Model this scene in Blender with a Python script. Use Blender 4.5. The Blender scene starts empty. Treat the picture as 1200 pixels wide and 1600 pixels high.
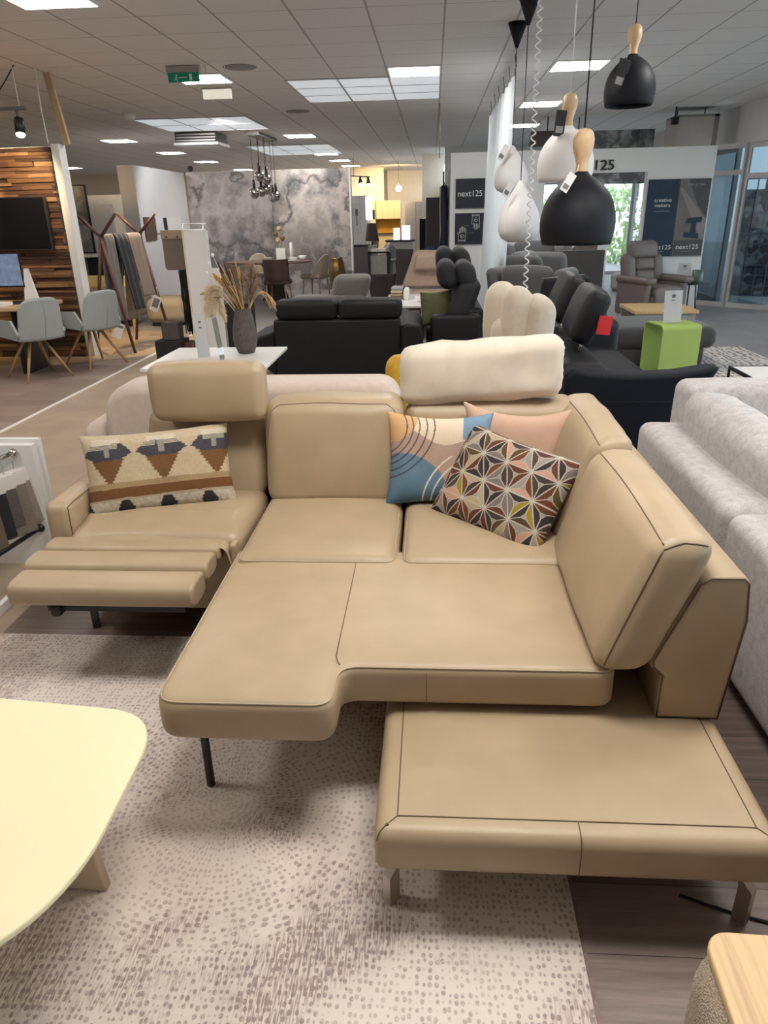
import bpy, math, random
from mathutils import Vector, Matrix, noise as mnoise, geometry as mgeo
from mathutils.bvhtree import BVHTree
PI = math.pi
random.seed(7)
SC = bpy.context.scene
COL = SC.collection

# ---------------------------------------------------------------- camera, world, exposure
cam_data = bpy.data.cameras.new('camera')
cam = bpy.data.objects.new('camera', cam_data)
COL.objects.link(cam)
SC.camera = cam
PITCH, ROLL, YAW = 0.39711677, -0.022528125, -0.0717611532
CAM_H, CEIL = 1.58, 3.10
cam_data.sensor_fit = 'VERTICAL'
cam_data.sensor_height = 32.0
cam_data.lens = 1110.0 / 1600.0 * 32.0
cam_data.clip_start = 0.05
cam_data.clip_end = 200
def _camera_axes():
    cy, sy = math.cos(YAW), math.sin(YAW)
    def unyaw(x, y, z):
        return Vector((cy * x + sy * y, -sy * x + cy * y, z))
    f = unyaw(0, math.cos(PITCH), -math.sin(PITCH))
    u = unyaw(0, math.sin(PITCH), math.cos(PITCH))
    r = unyaw(1, 0, 0)
    cr, sr = math.cos(ROLL), math.sin(ROLL)
    # image x axis and up axis after roll
    rx = r * cr + u * sr
    ux = u * cr - r * sr
    return rx, ux, f
_r, _u, _f = _camera_axes()
cam.matrix_world = Matrix(((_r.x, _u.x, -_f.x, 0), (_r.y, _u.y, -_f.y, 0), (_r.z, _u.z, -_f.z, CAM_H), (0, 0, 0, 1)))

SC.view_settings.view_transform = 'Standard'
SC.view_settings.look = 'None'
SC.view_settings.exposure = 0.0
SC.view_settings.gamma = 1.0
SC.view_settings.use_curve_mapping = False
PANEL_POWER = 31.0

world = bpy.data.worlds.new('world')
SC.world = world
world.use_nodes = True
wn = world.node_tree
wn.nodes['Background'].inputs['Color'].default_value = (0.82, 0.92, 1.0, 1)
wn.nodes['Background'].inputs['Strength'].default_value = 4.0

# ---------------------------------------------------------------- materials
def sr(r, g, b):
    def c(v):
        v /= 255.0
        return v / 12.92 if v <= 0.04045 else ((v + 0.055) / 1.055) ** 2.4
    return (c(r), c(g), c(b))
MATS = {}
class NT:
    def __init__(self, m):
        self.t = m.node_tree
    def n(self, kind, **kw):
        nd = self.t.nodes.new(kind)
        for k, v in kw.items():
            if k.startswith('i_'):
                key = k[2:]
                key = int(key) if key.isdigit() else key.replace('_', ' ')
                nd.inputs[key].default_value = v
            else:
                setattr(nd, k, v)
        return nd
    def l(self, a, b):
        self.t.links.new(a, b)
    def math(self, op, a, b=None, c=None):
        nd = self.t.nodes.new('ShaderNodeMath')
        nd.operation = op
        for i, v in enumerate((a, b, c)):
            if v is None:
                continue
            if isinstance(v, (int, float)):
                nd.inputs[i].default_value = v
            else:
                self.l(v, nd.inputs[i])
        return nd.outputs[0]
    def mix(self, fac, a, b):
        nd = self.t.nodes.new('ShaderNodeMix')
        nd.data_type = 'RGBA'
        for i, v in ((0, fac), (6, a), (7, b)):
            if isinstance(v, (int, float)):
                nd.inputs[i].default_value = v
            elif isinstance(v, tuple):
                nd.inputs[i].default_value = (v[0], v[1], v[2], 1)
            else:
                self.l(v, nd.inputs[i])
        return nd.outputs[2]
    def ramp(self, fac, stops):
        nd = self.t.nodes.new('ShaderNodeValToRGB')
        el = nd.color_ramp.elements
        while len(el) < len(stops):
            el.new(0.5)
        for e, (p, c) in zip(el, stops):
            e.position = p
            e.color = (c[0], c[1], c[2], 1) if isinstance(c, tuple) else (c, c, c, 1)
        self.l(fac, nd.inputs[0])
        return nd.outputs[0]
    def coords(self, scale=None, kind='Object'):
        tc = self.n('ShaderNodeTexCoord')
        if scale is None:
            return tc.outputs[kind]
        mp = self.n('ShaderNodeMapping')
        mp.inputs['Scale'].default_value = scale
        self.l(tc.outputs[kind], mp.inputs[0])
        return mp.outputs[0]
    def noise(self, vec, scale, detail=3, rough=0.5):
        nd = self.n('ShaderNodeTexNoise')
        nd.inputs['Scale'].default_value = scale
        nd.inputs['Detail'].default_value = detail
        nd.inputs['Roughness'].default_value = rough
        if vec is not None:
            self.l(vec, nd.inputs['Vector'])
        return nd.outputs[0]
def new_mat(name):
    m = bpy.data.materials.new(name)
    m.use_nodes = True
    return m, NT(m), m.node_tree.nodes['Principled BSDF']
def mat(name, color, rough=0.6, metal=0.0, var=0.08, scale=12.0, bump=0.0, bscale=120.0, emit=0.0, trans=0.0, alpha=1.0, sheen=0.0, coat=0.0, ecol=None, stretch=None, spec=0.5):
    """plain procedural surface: base colour with a soft noise variation and an optional fine bump"""
    if name in MATS:
        return MATS[name]
    m, t, p = new_mat(name)
    vec = t.coords(stretch) if stretch else t.coords()
    nz = t.noise(vec, scale)
    lo = tuple(max(0, c * (1 - var)) for c in color)
    hi = tuple(min(1, c * (1 + var)) for c in color)
    t.l(t.mix(t.ramp(nz, [(0.3, 0.0), (0.7, 1.0)]), lo, hi), p.inputs['Base Color'])
    p.inputs['Roughness'].default_value = rough
    p.inputs['Metallic'].default_value = metal
    p.inputs['Specular IOR Level'].default_value = spec
    if bump:
        b = t.n('ShaderNodeBump')
        b.inputs['Strength'].default_value = bump
        b.inputs['Distance'].default_value = 0.002
        t.l(t.noise(t.coords(), bscale, 4), b.inputs['Height'])
        t.l(b.outputs[0], p.inputs['Normal'])
    if emit:
        p.inputs['Emission Color'].default_value = (*(ecol or color), 1)
        p.inputs['Emission Strength'].default_value = emit
    if trans:
        p.inputs['Transmission Weight'].default_value = trans
        p.inputs['IOR'].default_value = 1.3
    if alpha < 1:
        p.inputs['Alpha'].default_value = alpha
    if sheen:
        p.inputs['Sheen Weight'].default_value = sheen
        p.inputs['Sheen Roughness'].default_value = 0.4
    if coat:
        p.inputs['Coat Weight'].default_value = coat
    MATS[name] = m
    return m
def attr_mat(name, rough=0.85, bump=0.15, weave=500.0, grain=0.15):
    """woven or printed pattern held in the mesh's own colour attribute, with yarn grain"""
    if name in MATS:
        return MATS[name]
    m, t, p = new_mat(name)
    a = t.n('ShaderNodeAttribute')
    a.attribute_name = 'pattern'
    nz = t.noise(t.coords(), weave, 2)
    g = t.ramp(nz, [(0.3, 1 - grain), (0.7, 1.0)])
    mul = t.n('ShaderNodeMix', data_type='RGBA', blend_type='MULTIPLY')
    mul.inputs[0].default_value = 1
    t.l(a.outputs['Color'], mul.inputs[6])
    t.l(g, mul.inputs[7])
    t.l(mul.outputs[2], p.inputs['Base Color'])
    p.inputs['Roughness'].default_value = rough
    if bump:
        b = t.n('ShaderNodeBump')
        b.inputs['Strength'].default_value = bump
        b.inputs['Distance'].default_value = 0.002
        t.l(nz, b.inputs['Height'])
        t.l(b.outputs[0], p.inputs['Normal'])
    MATS[name] = m
    return m
def wood_mat(name, dark, light, axis='Y', scale=1.0, rough=0.45):
    if name in MATS:
        return MATS[name]
    m, t, p = new_mat(name)
    s = {'X': (0.6, 14, 14), 'Y': (14, 0.6, 14), 'Z': (14, 14, 0.6)}[axis]
    nz = t.noise(t.coords(tuple(v * scale for v in s)), 1.6, 6, 0.65)
    c = t.ramp(nz, [(0.32, dark), (0.5, light), (0.62, tuple((a + b) / 2 for a, b in zip(dark, light))), (0.75, light)])
    t.l(c, p.inputs['Base Color'])
    p.inputs['Roughness'].default_value = rough
    b = t.n('ShaderNodeBump')
    b.inputs['Strength'].default_value = 0.15
    b.inputs['Distance'].default_value = 0.002
    t.l(nz, b.inputs['Height'])
    t.l(b.outputs[0], p.inputs['Normal'])
    MATS[name] = m
    return m

# ---------------------------------------------------------------- mesh collector
class B:
    """collects shapes and links them as ONE mesh object"""
    def __init__(self):
        self.v, self.f, self.s, self.c = [], [], [], None
    def add(self, vs, fs, smooth=False):
        o = len(self.v)
        self.v += [Vector(p) for p in vs]
        self.f += [tuple(i + o for i in f) for f in fs]
        self.s += [smooth] * len(fs)
        return self
    def box(self, x0, x1, y0, y1, z0, z1):
        vs = [(x, y, z) for z in (z0, z1) for y in (y0, y1) for x in (x0, x1)]
        return self.add(vs, [(0, 2, 3, 1), (4, 5, 7, 6), (0, 1, 5, 4), (2, 6, 7, 3), (0, 4, 6, 2), (1, 3, 7, 5)])
    def soft(self, x0, x1, y0, y1, z0, z1, r=0.03, crown=(0, 0, 0), seg=4, mid=6, fn=None, wr=0.0, wf=6.0, seed=0.0):
        """upholstered block: rounded edges, faces that bulge, faint creases"""
        h = Vector(((x1 - x0) / 2, (y1 - y0) / 2, (z1 - z0) / 2))
        ctr = Vector(((x0 + x1) / 2, (y0 + y1) / 2, (z0 + z1) / 2))
        r = min(r, *(0.98 * c for c in h))
        def samples(hh):
            a = [-hh + r * (1 - math.tan((1 - i / seg) * PI / 4)) for i in range(seg)]
            inner = [-hh + r + (2 * hh - 2 * r) * i / mid for i in range(mid + 1)]
            return a + inner + [-q for q in reversed(a)]
        idx, vs, fs = {}, [], []
        def vid(p):
            k = tuple(round(c, 6) for c in p)
            if k in idx:
                return idx[k]
            q = Vector([max(-h[i] + r, min(h[i] - r, p[i])) for i in range(3)])
            d = (Vector(p) - q)
            o = q + d.normalized() * r if d.length > 1e-9 else Vector(p)
            c = o.copy()
            for i in range(3):
                if crown[i]:
                    j, k2 = (i + 1) % 3, (i + 2) % 3
                    wgt = max(0, 1 - (o[j] / h[j]) ** 2) * max(0, 1 - (o[k2] / h[k2]) ** 2)
                    c[i] += crown[i] * (o[i] / h[i]) * wgt ** 0.7
            c += ctr
            if wr:
                c += wr * mnoise.noise_vector(c * wf + Vector((seed, 0, 0)))
            if fn:
                c = Vector(fn(c))
            idx[k] = len(vs)
            vs.append(c)
            return idx[k]
        S3 = [samples(c) for c in h]
        for ax in range(3):
            a, b = (ax + 1) % 3, (ax + 2) % 3
            for sgn in (-1, 1):
                for i in range(len(S3[a]) - 1):
                    for j in range(len(S3[b]) - 1):
                        q = []
                        for (ii, jj) in ((i, j), (i + 1, j), (i + 1, j + 1), (i, j + 1)):
                            p = [0, 0, 0]
                            p[ax], p[a], p[b] = sgn * h[ax], S3[a][ii], S3[b][jj]
                            q.append(vid(p))
                        fs.append(tuple(q if sgn > 0 else reversed(q)))
        return self.add(vs, fs, True)
    def tube(self, path, r, n=8, closed=False, caps=True):
        path = [Vector(p) for p in path]
        m = len(path)
        rr = r if isinstance(r, (list, tuple)) else [r] * m
        vs, fs = [], []
        up = None
        for i, p in enumerate(path):
            if closed:
                d = path[(i + 1) % m] - path[i - 1]
            else:
                d = path[min(i + 1, m - 1)] - path[max(i - 1, 0)]
            d.normalize()
            if up is None:
                up = Vector((0, 0, 1)) if abs(d.z) < 0.9 else Vector((1, 0, 0))
            a = d.cross(up)
            if a.length < 1e-5:
                a = d.cross(Vector((0.3, 1, 0.2)))
            a.normalize()
            b = a.cross(d).normalized()
            up = b
            for k in range(n):
                t = 2 * PI * k / n
                vs.append(p + a * (rr[i] * math.cos(t)) + b * (rr[i] * math.sin(t)))
        for i in range(m if closed else m - 1):
            for k in range(n):
                i2 = (i + 1) % m
                fs.append((i * n + k, i * n + (k + 1) % n, i2 * n + (k + 1) % n, i2 * n + k))
        if caps and not closed:
            fs.append(tuple(reversed(range(n))))
            fs.append(tuple((m - 1) * n + k for k in range(n)))
        return self.add(vs, fs, True)
    def bar(self, p0, p1, w, d=None, up=(0, 0, 1)):
        """square bar between two points"""
        p0, p1 = Vector(p0), Vector(p1)
        d = d or w
        ax = (p1 - p0).normalized()
        u = Vector(up)
        if abs(ax.dot(u)) > 0.97:
            u = Vector((0, 1, 0))
        s = ax.cross(u).normalized()
        t = s.cross(ax).normalized()
        vs = []
        for p in (p0, p1):
            for a, b in ((-1, -1), (1, -1), (1, 1), (-1, 1)):
                vs.append(p + s * (a * w / 2) + t * (b * d / 2))
        return self.add(vs, [(3, 2, 1, 0), (4, 5, 6, 7), (0, 1, 5, 4), (1, 2, 6, 5), (2, 3, 7, 6), (3, 0, 4, 7)])
    def lathe(self, prof, c=(0, 0, 0), n=32, smooth=True):
        vs, fs = [], []
        m = len(prof)
        for (r, z) in prof:
            for k in range(n):
                t = 2 * PI * k / n
                vs.append((c[0] + r * math.cos(t), c[1] + r * math.sin(t), c[2] + z))
        for i in range(m - 1):
            for k in range(n):
                fs.append((i * n + k, i * n + (k + 1) % n, (i + 1) * n + (k + 1) % n, (i + 1) * n + k))
        if prof[0][0] > 1e-5:
            fs.append(tuple(reversed(range(n))))
        if prof[-1][0] > 1e-5:
            fs.append(tuple((m - 1) * n + k for k in range(n)))
        return self.add(vs, fs, smooth)
    def shell(self, prof, c=(0, 0, 0), n=40):
        """open lathe (lamp shade), profile runs out and back"""
        vs, fs = [], []
        m = len(prof)
        for (r, z) in prof:
            for k in range(n):
                t = 2 * PI * k / n
                vs.append((c[0] + r * math.cos(t), c[1] + r * math.sin(t), c[2] + z))
        for i in range(m - 1):
            for k in range(n):
                fs.append((i * n + k, i * n + (k + 1) % n, (i + 1) * n + (k + 1) % n, (i + 1) * n + k))
        return self.add(vs, fs, True)
    def prism(self, pts, a0, a1, axis='z', smooth=False):
        """outline swept along an axis"""
        def put(p, a):
            return {'z': (p[0], p[1], a), 'y': (p[0], a, p[1]), 'x': (a, p[0], p[1])}[axis]
        n = len(pts)
        vs = [put(p, a0) for p in pts] + [put(p, a1) for p in pts]
        fs = [tuple(reversed(range(n))), tuple(range(n, 2 * n))]
        fs += [(i, (i + 1) % n, (i + 1) % n + n, i + n) for i in range(n)]
        return self.add(vs, fs, smooth)
    def rprism(self, pts, z0, z1, r=0.03, crown=0.0, axis='z', seg=5):
        """outline swept along an axis with both rims rounded over; crown puffs the top up"""
        P = []
        for p in pts:
            q = Vector((p[0], p[1]))
            if not P or (q - P[-1]).length > 1e-4:
                P.append(q)
        if (P[0] - P[-1]).length < 1e-4:
            P.pop()
        n = len(P)
        area = sum(P[i - 1].x * P[i].y - P[i].x * P[i - 1].y for i in range(n))
        if area < 0:
            P.reverse()
        nor = []
        for i in range(n):
            a, b = (P[i] - P[i - 1]).normalized(), (P[(i + 1) % n] - P[i]).normalized()
            na, nb = Vector((a.y, -a.x)), Vector((b.y, -b.x))
            s = na + nb
            nor.append(s / max(0.3, s.dot(na)))
        rings = [(r * (1 - math.sin(PI / 2 * i / seg)), z0 + r * (1 - math.cos(PI / 2 * i / seg))) for i in range(seg + 1)]
        allr = rings + [(ins, z1 - (z - z0)) for ins, z in reversed(rings)]
        def put(p, a):
            return {'z': (p[0], p[1], a), 'y': (p[0], a, p[1]), 'x': (a, p[0], p[1])}[axis]
        vs, fs = [], []
        for ins, z in allr:
            vs += [put(P[i] - nor[i] * ins, z) for i in range(n)]
        m = len(allr)
        flip = axis == 'y'
        def add_f(q):
            fs.append(tuple(reversed(q)) if flip else tuple(q))
        for k in range(m - 1):
            for i in range(n):
                add_f((k * n + i, k * n + (i + 1) % n, (k + 1) * n + (i + 1) % n, (k + 1) * n + i))
        caps = [list(reversed(range(n)))]
        if crown:
            rim = [P[i] - nor[i] * r for i in range(n)]
            def dist(p):
                d = 9.0
                for i in range(n):
                    a, e = rim[i - 1], rim[i] - rim[i - 1]
                    t = max(0, min(1, (p - a).dot(e) / max(1e-9, e.dot(e))))
                    d = min(d, (p - a - e * t).length)
                return d
            def inside(p):
                c = False
                for i in range(n):
                    a, e = rim[i - 1], rim[i]
                    if (a.y > p.y) != (e.y > p.y) and p.x < a.x + (p.y - a.y) / (e.y - a.y) * (e.x - a.x):
                        c = not c
                return c
            x0, x1 = min(p.x for p in rim), max(p.x for p in rim)
            y0, y1 = min(p.y for p in rim), max(p.y for p in rim)
            st = 0.035
            extra = []
            for i in range(1, int((x1 - x0) / st) + 1):
                for j in range(1, int((y1 - y0) / st) + 1):
                    q = Vector((x0 + i * st, y0 + j * st))
                    if inside(q) and dist(q) > 0.012:
                        extra.append(q)
            res = mgeo.delaunay_2d_cdt(rim + extra, [], [list(range(n))], 1, 1e-5)
            mp = {}
            for i, p in enumerate(res[0]):
                org = [o for o in res[3][i] if o < n]
                if org:
                    mp[i] = (m - 1) * n + org[0]
                else:
                    d = min(1.0, dist(p) / 0.13)
                    mp[i] = len(vs)
                    vs.append(put(p, z1 + crown * (1 - (1 - d) ** 2)))
            for f in res[2]:
                add_f([mp[i] for i in f])
        else:
            caps.append([(m - 1) * n + i for i in range(n)])
        self.add(vs, fs, True)
        o = len(self.v) - len(vs)
        for c in caps:
            self.f.append(tuple(i + o for i in (reversed(c) if flip else c)))
            self.s.append(False)
        return self
    def ball(self, c, r, n=16, m=10, sc=(1, 1, 1)):
        prof = [(r * math.sin(PI * i / m), -r * math.cos(PI * i / m)) for i in range(m + 1)]
        vs, fs = [], []
        for (q, z) in prof:
            for k in range(n):
                t = 2 * PI * k / n
                vs.append((c[0] + q * math.cos(t) * sc[0], c[1] + q * math.sin(t) * sc[1], c[2] + z * sc[2]))
        for i in range(m):
            for k in range(n):
                fs.append((i * n + k, i * n + (k + 1) % n, (i + 1) * n + (k + 1) % n, (i + 1) * n + k))
        return self.add(vs, fs, True)
    def grid(self, nx, ny, fn, smooth=True, both=False):
        vs = [fn(i / nx, j / ny) for j in range(ny + 1) for i in range(nx + 1)]
        fs = [(j * (nx + 1) + i, j * (nx + 1) + i + 1, (j + 1) * (nx + 1) + i + 1, (j + 1) * (nx + 1) + i) for j in range(ny) for i in range(nx)]
        return self.add(vs, fs, smooth)
    def xf(self, M):
        self.v = [M @ p for p in self.v]
        return self
    def obj(self, name, m, parent=None, colors=None):
        me = bpy.data.meshes.new(name)
        off = Vector((0, 0, 0))
        if parent is not None:
            q = parent
            while q is not None:
                off += Vector(q.location)
                q = q.parent
        me.from_pydata([tuple(p - off) for p in self.v], [], self.f)
        for pl, s in zip(me.polygons, self.s):
            pl.use_smooth = s
        me.update()
        if colors:
            ca = me.color_attributes.new('pattern', 'FLOAT_COLOR', 'POINT')
            for i, c in enumerate(colors):
                ca.data[i].color = (c[0], c[1], c[2], 1)
        me.materials.append(MATS[m] if isinstance(m, str) else m)
        o = bpy.data.objects.new(name, me)
        COL.objects.link(o)
        if parent is not None:
            o.parent = parent
        return o
def snap(bm, pts, off=0.0008, sub=4):
    """lays a seam line onto the nearest surface of a shape"""
    tree = BVHTree.FromPolygons(bm.v, bm.f)
    pts = [Vector(p) for p in pts]
    fine = []
    for a, b in zip(pts[:-1], pts[1:]):
        fine += [a.lerp(b, k / sub) for k in range(sub)]
    fine.append(pts[-1])
    out = []
    for p in fine:
        loc, nor, i, d = tree.find_nearest(p)
        out.append(loc + nor * off)
    return out
def T(x, y, z, rz=0.0, rx=0.0, ry=0.0):
    return Matrix.Translation((x, y, z)) @ Matrix.Rotation(rz, 4, 'Z') @ Matrix.Rotation(ry, 4, 'Y') @ Matrix.Rotation(rx, 4, 'X')
def tag(o, label, cat, group=None, kind=None):
    o['label'] = label
    o['category'] = cat
    if group:
        o['group'] = group
    if kind:
        o['kind'] = kind
    return o
def thing(name, label, cat, loc=(0, 0, 0), group=None):
    o = bpy.data.objects.new(name, None)
    COL.objects.link(o)
    o.location = loc
    o.empty_display_size = 0.1
    return tag(o, label, cat, group)
def struct(o):
    o['kind'] = 'structure'
    return o
def solo(bm, name, m, label, cat, group=None, colors=None, origin=None):
    """a thing that is one mesh; its origin is put at its base"""
    if origin is None:
        xs, ys, zs = [p.x for p in bm.v], [p.y for p in bm.v], [p.z for p in bm.v]
        origin = ((min(xs) + max(xs)) / 2, (min(ys) + max(ys)) / 2, min(zs))
    bm.v = [p - Vector(origin) for p in bm.v]
    o = bm.obj(name, m, None, colors)
    o.location = origin
    return tag(o, label, cat, group)
def dup(root, loc, rz=0.0, label=None, name=None):
    r = root.copy()
    COL.objects.link(r)
    r.location = loc
    r.rotation_euler = (0, 0, rz)
    if label:
        r['label'] = label
    for ch in list(root.children):
        c = ch.copy()
        COL.objects.link(c)
        c.parent = r
        for g in list(ch.children):
            d = g.copy()
            COL.objects.link(d)
            d.parent = c
    return r
def lettering(text, size, m, loc, rot, parent=None, depth=0.0, align='CENTER', name='lettering', sx=1.0):
    cu = bpy.data.curves.new(name, 'FONT')
    cu.body = text
    cu.size = size
    cu.align_x = align
    cu.extrude = depth
    tmp = bpy.data.objects.new(name, cu)
    COL.objects.link(tmp)
    dg = bpy.context.evaluated_depsgraph_get()
    me = bpy.data.meshes.new_from_object(tmp.evaluated_get(dg))
    bpy.data.objects.remove(tmp)
    M = Matrix.Translation(loc) @ rot @ Matrix.Diagonal((sx, 1, 1, 1))
    b = B()
    b.add([M @ v.co for v in me.vertices], [tuple(p.vertices) for p in me.polygons])
    bpy.data.meshes.remove(me)
    return b.obj(name, m, parent)
FACE = Matrix.Rotation(PI / 2, 4, 'X')          # text that faces the -y side of the room
def rounded(x0, x1, y0, y1, r, n=5):
    if not isinstance(r, (list, tuple)):
        r = [r] * 4
    out = []
    for (cx, cy, a0, rr) in ((x1 - r[0], y0 + r[0], -PI / 2, r[0]), (x1 - r[1], y1 - r[1], 0, r[1]), (x0 + r[2], y1 - r[2], PI / 2, r[2]), (x0 + r[3], y0 + r[3], PI, r[3])):
        for i in range(n + 1):
            a = a0 + PI / 2 * i / n
            out.append((cx + rr * math.cos(a), cy + rr * math.sin(a)))
    return out
def seam_rect(x0, x1, y0, y1, z, r, rad=0.0022, fn=None, crownf=None):
    pts = [(p[0], p[1], z) for p in rounded(x0, x1, y0, y1, r, 6)]
    out = []
    for i in range(len(pts)):                       # extra points along the straight runs
        a, b = Vector(pts[i]), Vector(pts[(i + 1) % len(pts)])
        k = max(1, int((b - a).length / 0.06))
        out += [a.lerp(b, j / k) for j in range(k)]
    if fn:
        out = [Vector(fn(p)) for p in out]
    return B().tube(out, rad, 6, closed=True)
# ================================================================ surfaces of the room
def plank_mat(name, cols, plank_w, plank_l, rough=0.42):
    m, t, p = new_mat(name)
    co = t.coords()
    br = t.n('ShaderNodeTexBrick', offset=0.37, squash=1.0)
    t.l(co, br.inputs['Vector'])
    br.inputs['Scale'].default_value = 1.0
    br.inputs['Mortar Size'].default_value = 0.0012
    br.inputs['Brick Width'].default_value = plank_l
    br.inputs['Row Height'].default_value = plank_w
    br.inputs['Color1'].default_value = (0, 0, 0, 1)
    br.inputs['Color2'].default_value = (1, 1, 1, 1)
    br.inputs['Mortar'].default_value = (0.5, 0.5, 0.5, 1)
    g = t.noise(t.coords((1.2, 22, 1)), 2.2, 7, 0.7)
    big = t.noise(t.coords((0.5, 4, 1)), 1.5, 3)
    v = t.math('ADD', t.math('MULTIPLY', br.outputs['Color'], 0.28), t.math('ADD', t.math('MULTIPLY', g, 0.7), t.math('MULTIPLY', big, 0.15)))
    c = t.ramp(v, [(0.25, cols[0]), (0.5, cols[1]), (0.8, cols[2])])
    t.l(t.mix(br.outputs['Fac'], c, tuple(q * 0.35 for q in cols[0])), p.inputs['Base Color'])
    p.inputs['Roughness'].default_value = rough
    b = t.n('ShaderNodeBump', i_Strength=0.2, i_Distance=0.002)
    t.l(g, b.inputs['Height'])
    t.l(b.outputs[0], p.inputs['Normal'])
    MATS[name] = m
plank_mat('dark_planks', ((0.08, 0.053, 0.044), (0.175, 0.13, 0.112), (0.31, 0.25, 0.215)), 0.19, 1.35)
plank_mat('brown_planks', ((0.14, 0.10, 0.082), (0.25, 0.19, 0.16), (0.36, 0.285, 0.245)), 0.19, 1.35)
plank_mat('pale_planks', ((0.28, 0.18, 0.1), (0.4, 0.28, 0.17), (0.5, 0.37, 0.24)), 0.2, 1.6)
mat('path_tan', (0.36, 0.28, 0.205), 0.55, var=0.12, scale=3)
mat('grey_vinyl', (0.25, 0.235, 0.23), 0.5, var=0.12, scale=2.5, bump=0.05)
mat('wall_white', (0.74, 0.72, 0.7), 0.7, var=0.02, scale=4)
mat('panel_white', (0.8, 0.79, 0.77), 0.55, var=0.02, scale=4)
mat('wall_cream', (0.72, 0.64, 0.52), 0.7, var=0.03)
mat('wall_grey', (0.4, 0.39, 0.39), 0.7, var=0.03)
mat('white_gloss', (0.86, 0.86, 0.84), 0.25, var=0.01)
mat('trim_white', (0.78, 0.76, 0.72), 0.4, var=0.02)
mat('black_metal', (0.012, 0.012, 0.013), 0.35, var=0.1)
mat('black_matte', (0.014, 0.014, 0.016), 0.6, var=0.1)
mat('chrome', (0.62, 0.6, 0.57), 0.16, 1.0, var=0.03)
mat('steel', (0.62, 0.56, 0.50), 0.34, 1.0, var=0.05)
mat('dark_steel', (0.1, 0.095, 0.09), 0.3, 1.0, var=0.05)
mat('light_panel', (1, 0.96, 0.91), 0.5, var=0.0, emit=PANEL_POWER, ecol=(1, 0.955, 0.9))
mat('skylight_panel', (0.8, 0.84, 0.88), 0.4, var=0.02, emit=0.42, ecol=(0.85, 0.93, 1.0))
mat('alu_frame', (0.55, 0.52, 0.52), 0.45, var=0.03)

def ceiling_mat():
    m, t, p = new_mat('ceiling_tiles')
    sep = t.n('ShaderNodeSeparateXYZ')
    t.l(t.coords(), sep.inputs[0])
    w = 0.03
    lines = None
    for ax, o in (('X', -1.785), ('Y', 6.12)):
        fr = t.math('FRACT', t.math('DIVIDE', t.math('SUBTRACT', sep.outputs[ax], o - 62.5 - 0.625 * w / 2), 0.625))
        q = t.math('LESS_THAN', fr, w if ax == 'X' else w * 0.6)
        lines = q if lines is None else t.math('MAXIMUM', lines, q)
    nz = t.noise(t.coords(), 90, 3)
    tile = t.ramp(nz, [(0.3, (0.78, 0.755, 0.74)), (0.7, (0.84, 0.815, 0.8))])
    t.l(t.mix(lines, tile, (0.42, 0.4, 0.4)), p.inputs['Base Color'])
    p.inputs['Roughness'].default_value = 0.75
    MATS['ceiling_tiles'] = m
ceiling_mat()
def glass_mat(name, tint, refl=0.12):
    m = bpy.data.materials.new(name)
    m.use_nodes = True
    t = NT(m)
    t.t.nodes.clear()
    out = t.n('ShaderNodeOutputMaterial')
    tr = t.n('ShaderNodeBsdfTransparent')
    nz = t.noise(t.coords(), 3.0)
    t.l(t.mix(nz, tuple(c * 0.97 for c in tint), tint), tr.inputs[0])
    gl = t.n('ShaderNodeBsdfGlossy')
    gl.inputs['Roughness'].default_value = 0.02
    fr = t.n('ShaderNodeFresnel')
    fr.inputs[0].default_value = 1.5
    mx = t.n('ShaderNodeMixShader')
    t.l(t.math('MINIMUM', t.math('ADD', fr.outputs[0], refl - 0.04), 0.7), mx.inputs[0])
    t.l(tr.outputs[0], mx.inputs[1])
    t.l(gl.outputs[0], mx.inputs[2])
    t.l(mx.outputs[0], out.inputs[0])
    MATS[name] = m
glass_mat('window_glass', (0.9, 0.95, 0.97))
glass_mat('dark_reflection_glass', (0.33, 0.39, 0.42), 0.1)  # dark tint stands in for reflections on the entrance glazing
glass_mat('clear_acrylic', (0.98, 0.985, 0.99), 0.02)

# ---------------------------------------------------------------- shell
struct(B().box(-16, 5.7, -5, 31, -0.1, 0.0).obj('floor', 'grey_vinyl'))
struct(B().box(-1.78, 5.2, -3.5, 3.45, 0.0, 0.002).obj('floor_planks', 'dark_planks'))
struct(B().box(-3.49, -1.78, -3.5, 10.6, 0.0, 0.0025).obj('floor_path', 'path_tan'))
struct(B().box(-10.0, -3.53, 2.0, 9.6, 0.0, 0.002).obj('floor_consulting', 'brown_planks'))
struct(B().prism([(-5.6 + 2.35 * math.cos(a), 9.6 + 1.55 * math.sin(a) + 0.0) for a in [PI * 2 * k / 40 for k in range(40)]], 0.002, 0.004).obj('floor_display', 'pale_planks'))
struct(B().box(-3.53, -3.49, -3.5, 10.6, 0.0, 0.008).obj('trim_1', 'trim_white'))
struct(B().prism([(-16, -5), (5.15, -5), (5.15, 20.1), (0.4, 20.1), (0.4, 31), (-16, 31)], CEIL, CEIL + 0.1).obj('ceiling', 'ceiling_tiles'))
struct(B().box(-16, 0.4, 30.9, 31.0, 0, CEIL).obj('wall_back', 'wall_cream'))
struct(B().box(-16, -15.9, -5, 31, 0, CEIL).obj('wall_left', 'wall_white'))
struct(B().box(-16, 5.6, -5, -4.9, 0, CEIL).obj('wall_front', 'wall_white'))
struct(B().box(5.05, 5.15, -5, 20.1, 2.5, CEIL).obj('wall_right', 'wall_white'))
struct(B().box(0.3, 5.05, 20.0, 20.1, 2.25, CEIL).obj('wall_behind_studio', 'wall_white'))
struct(B().box(0.3, 2.75, 20.0, 20.1, 0, 2.25).obj('wall_behind_studio_left', 'wall_grey'))
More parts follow.
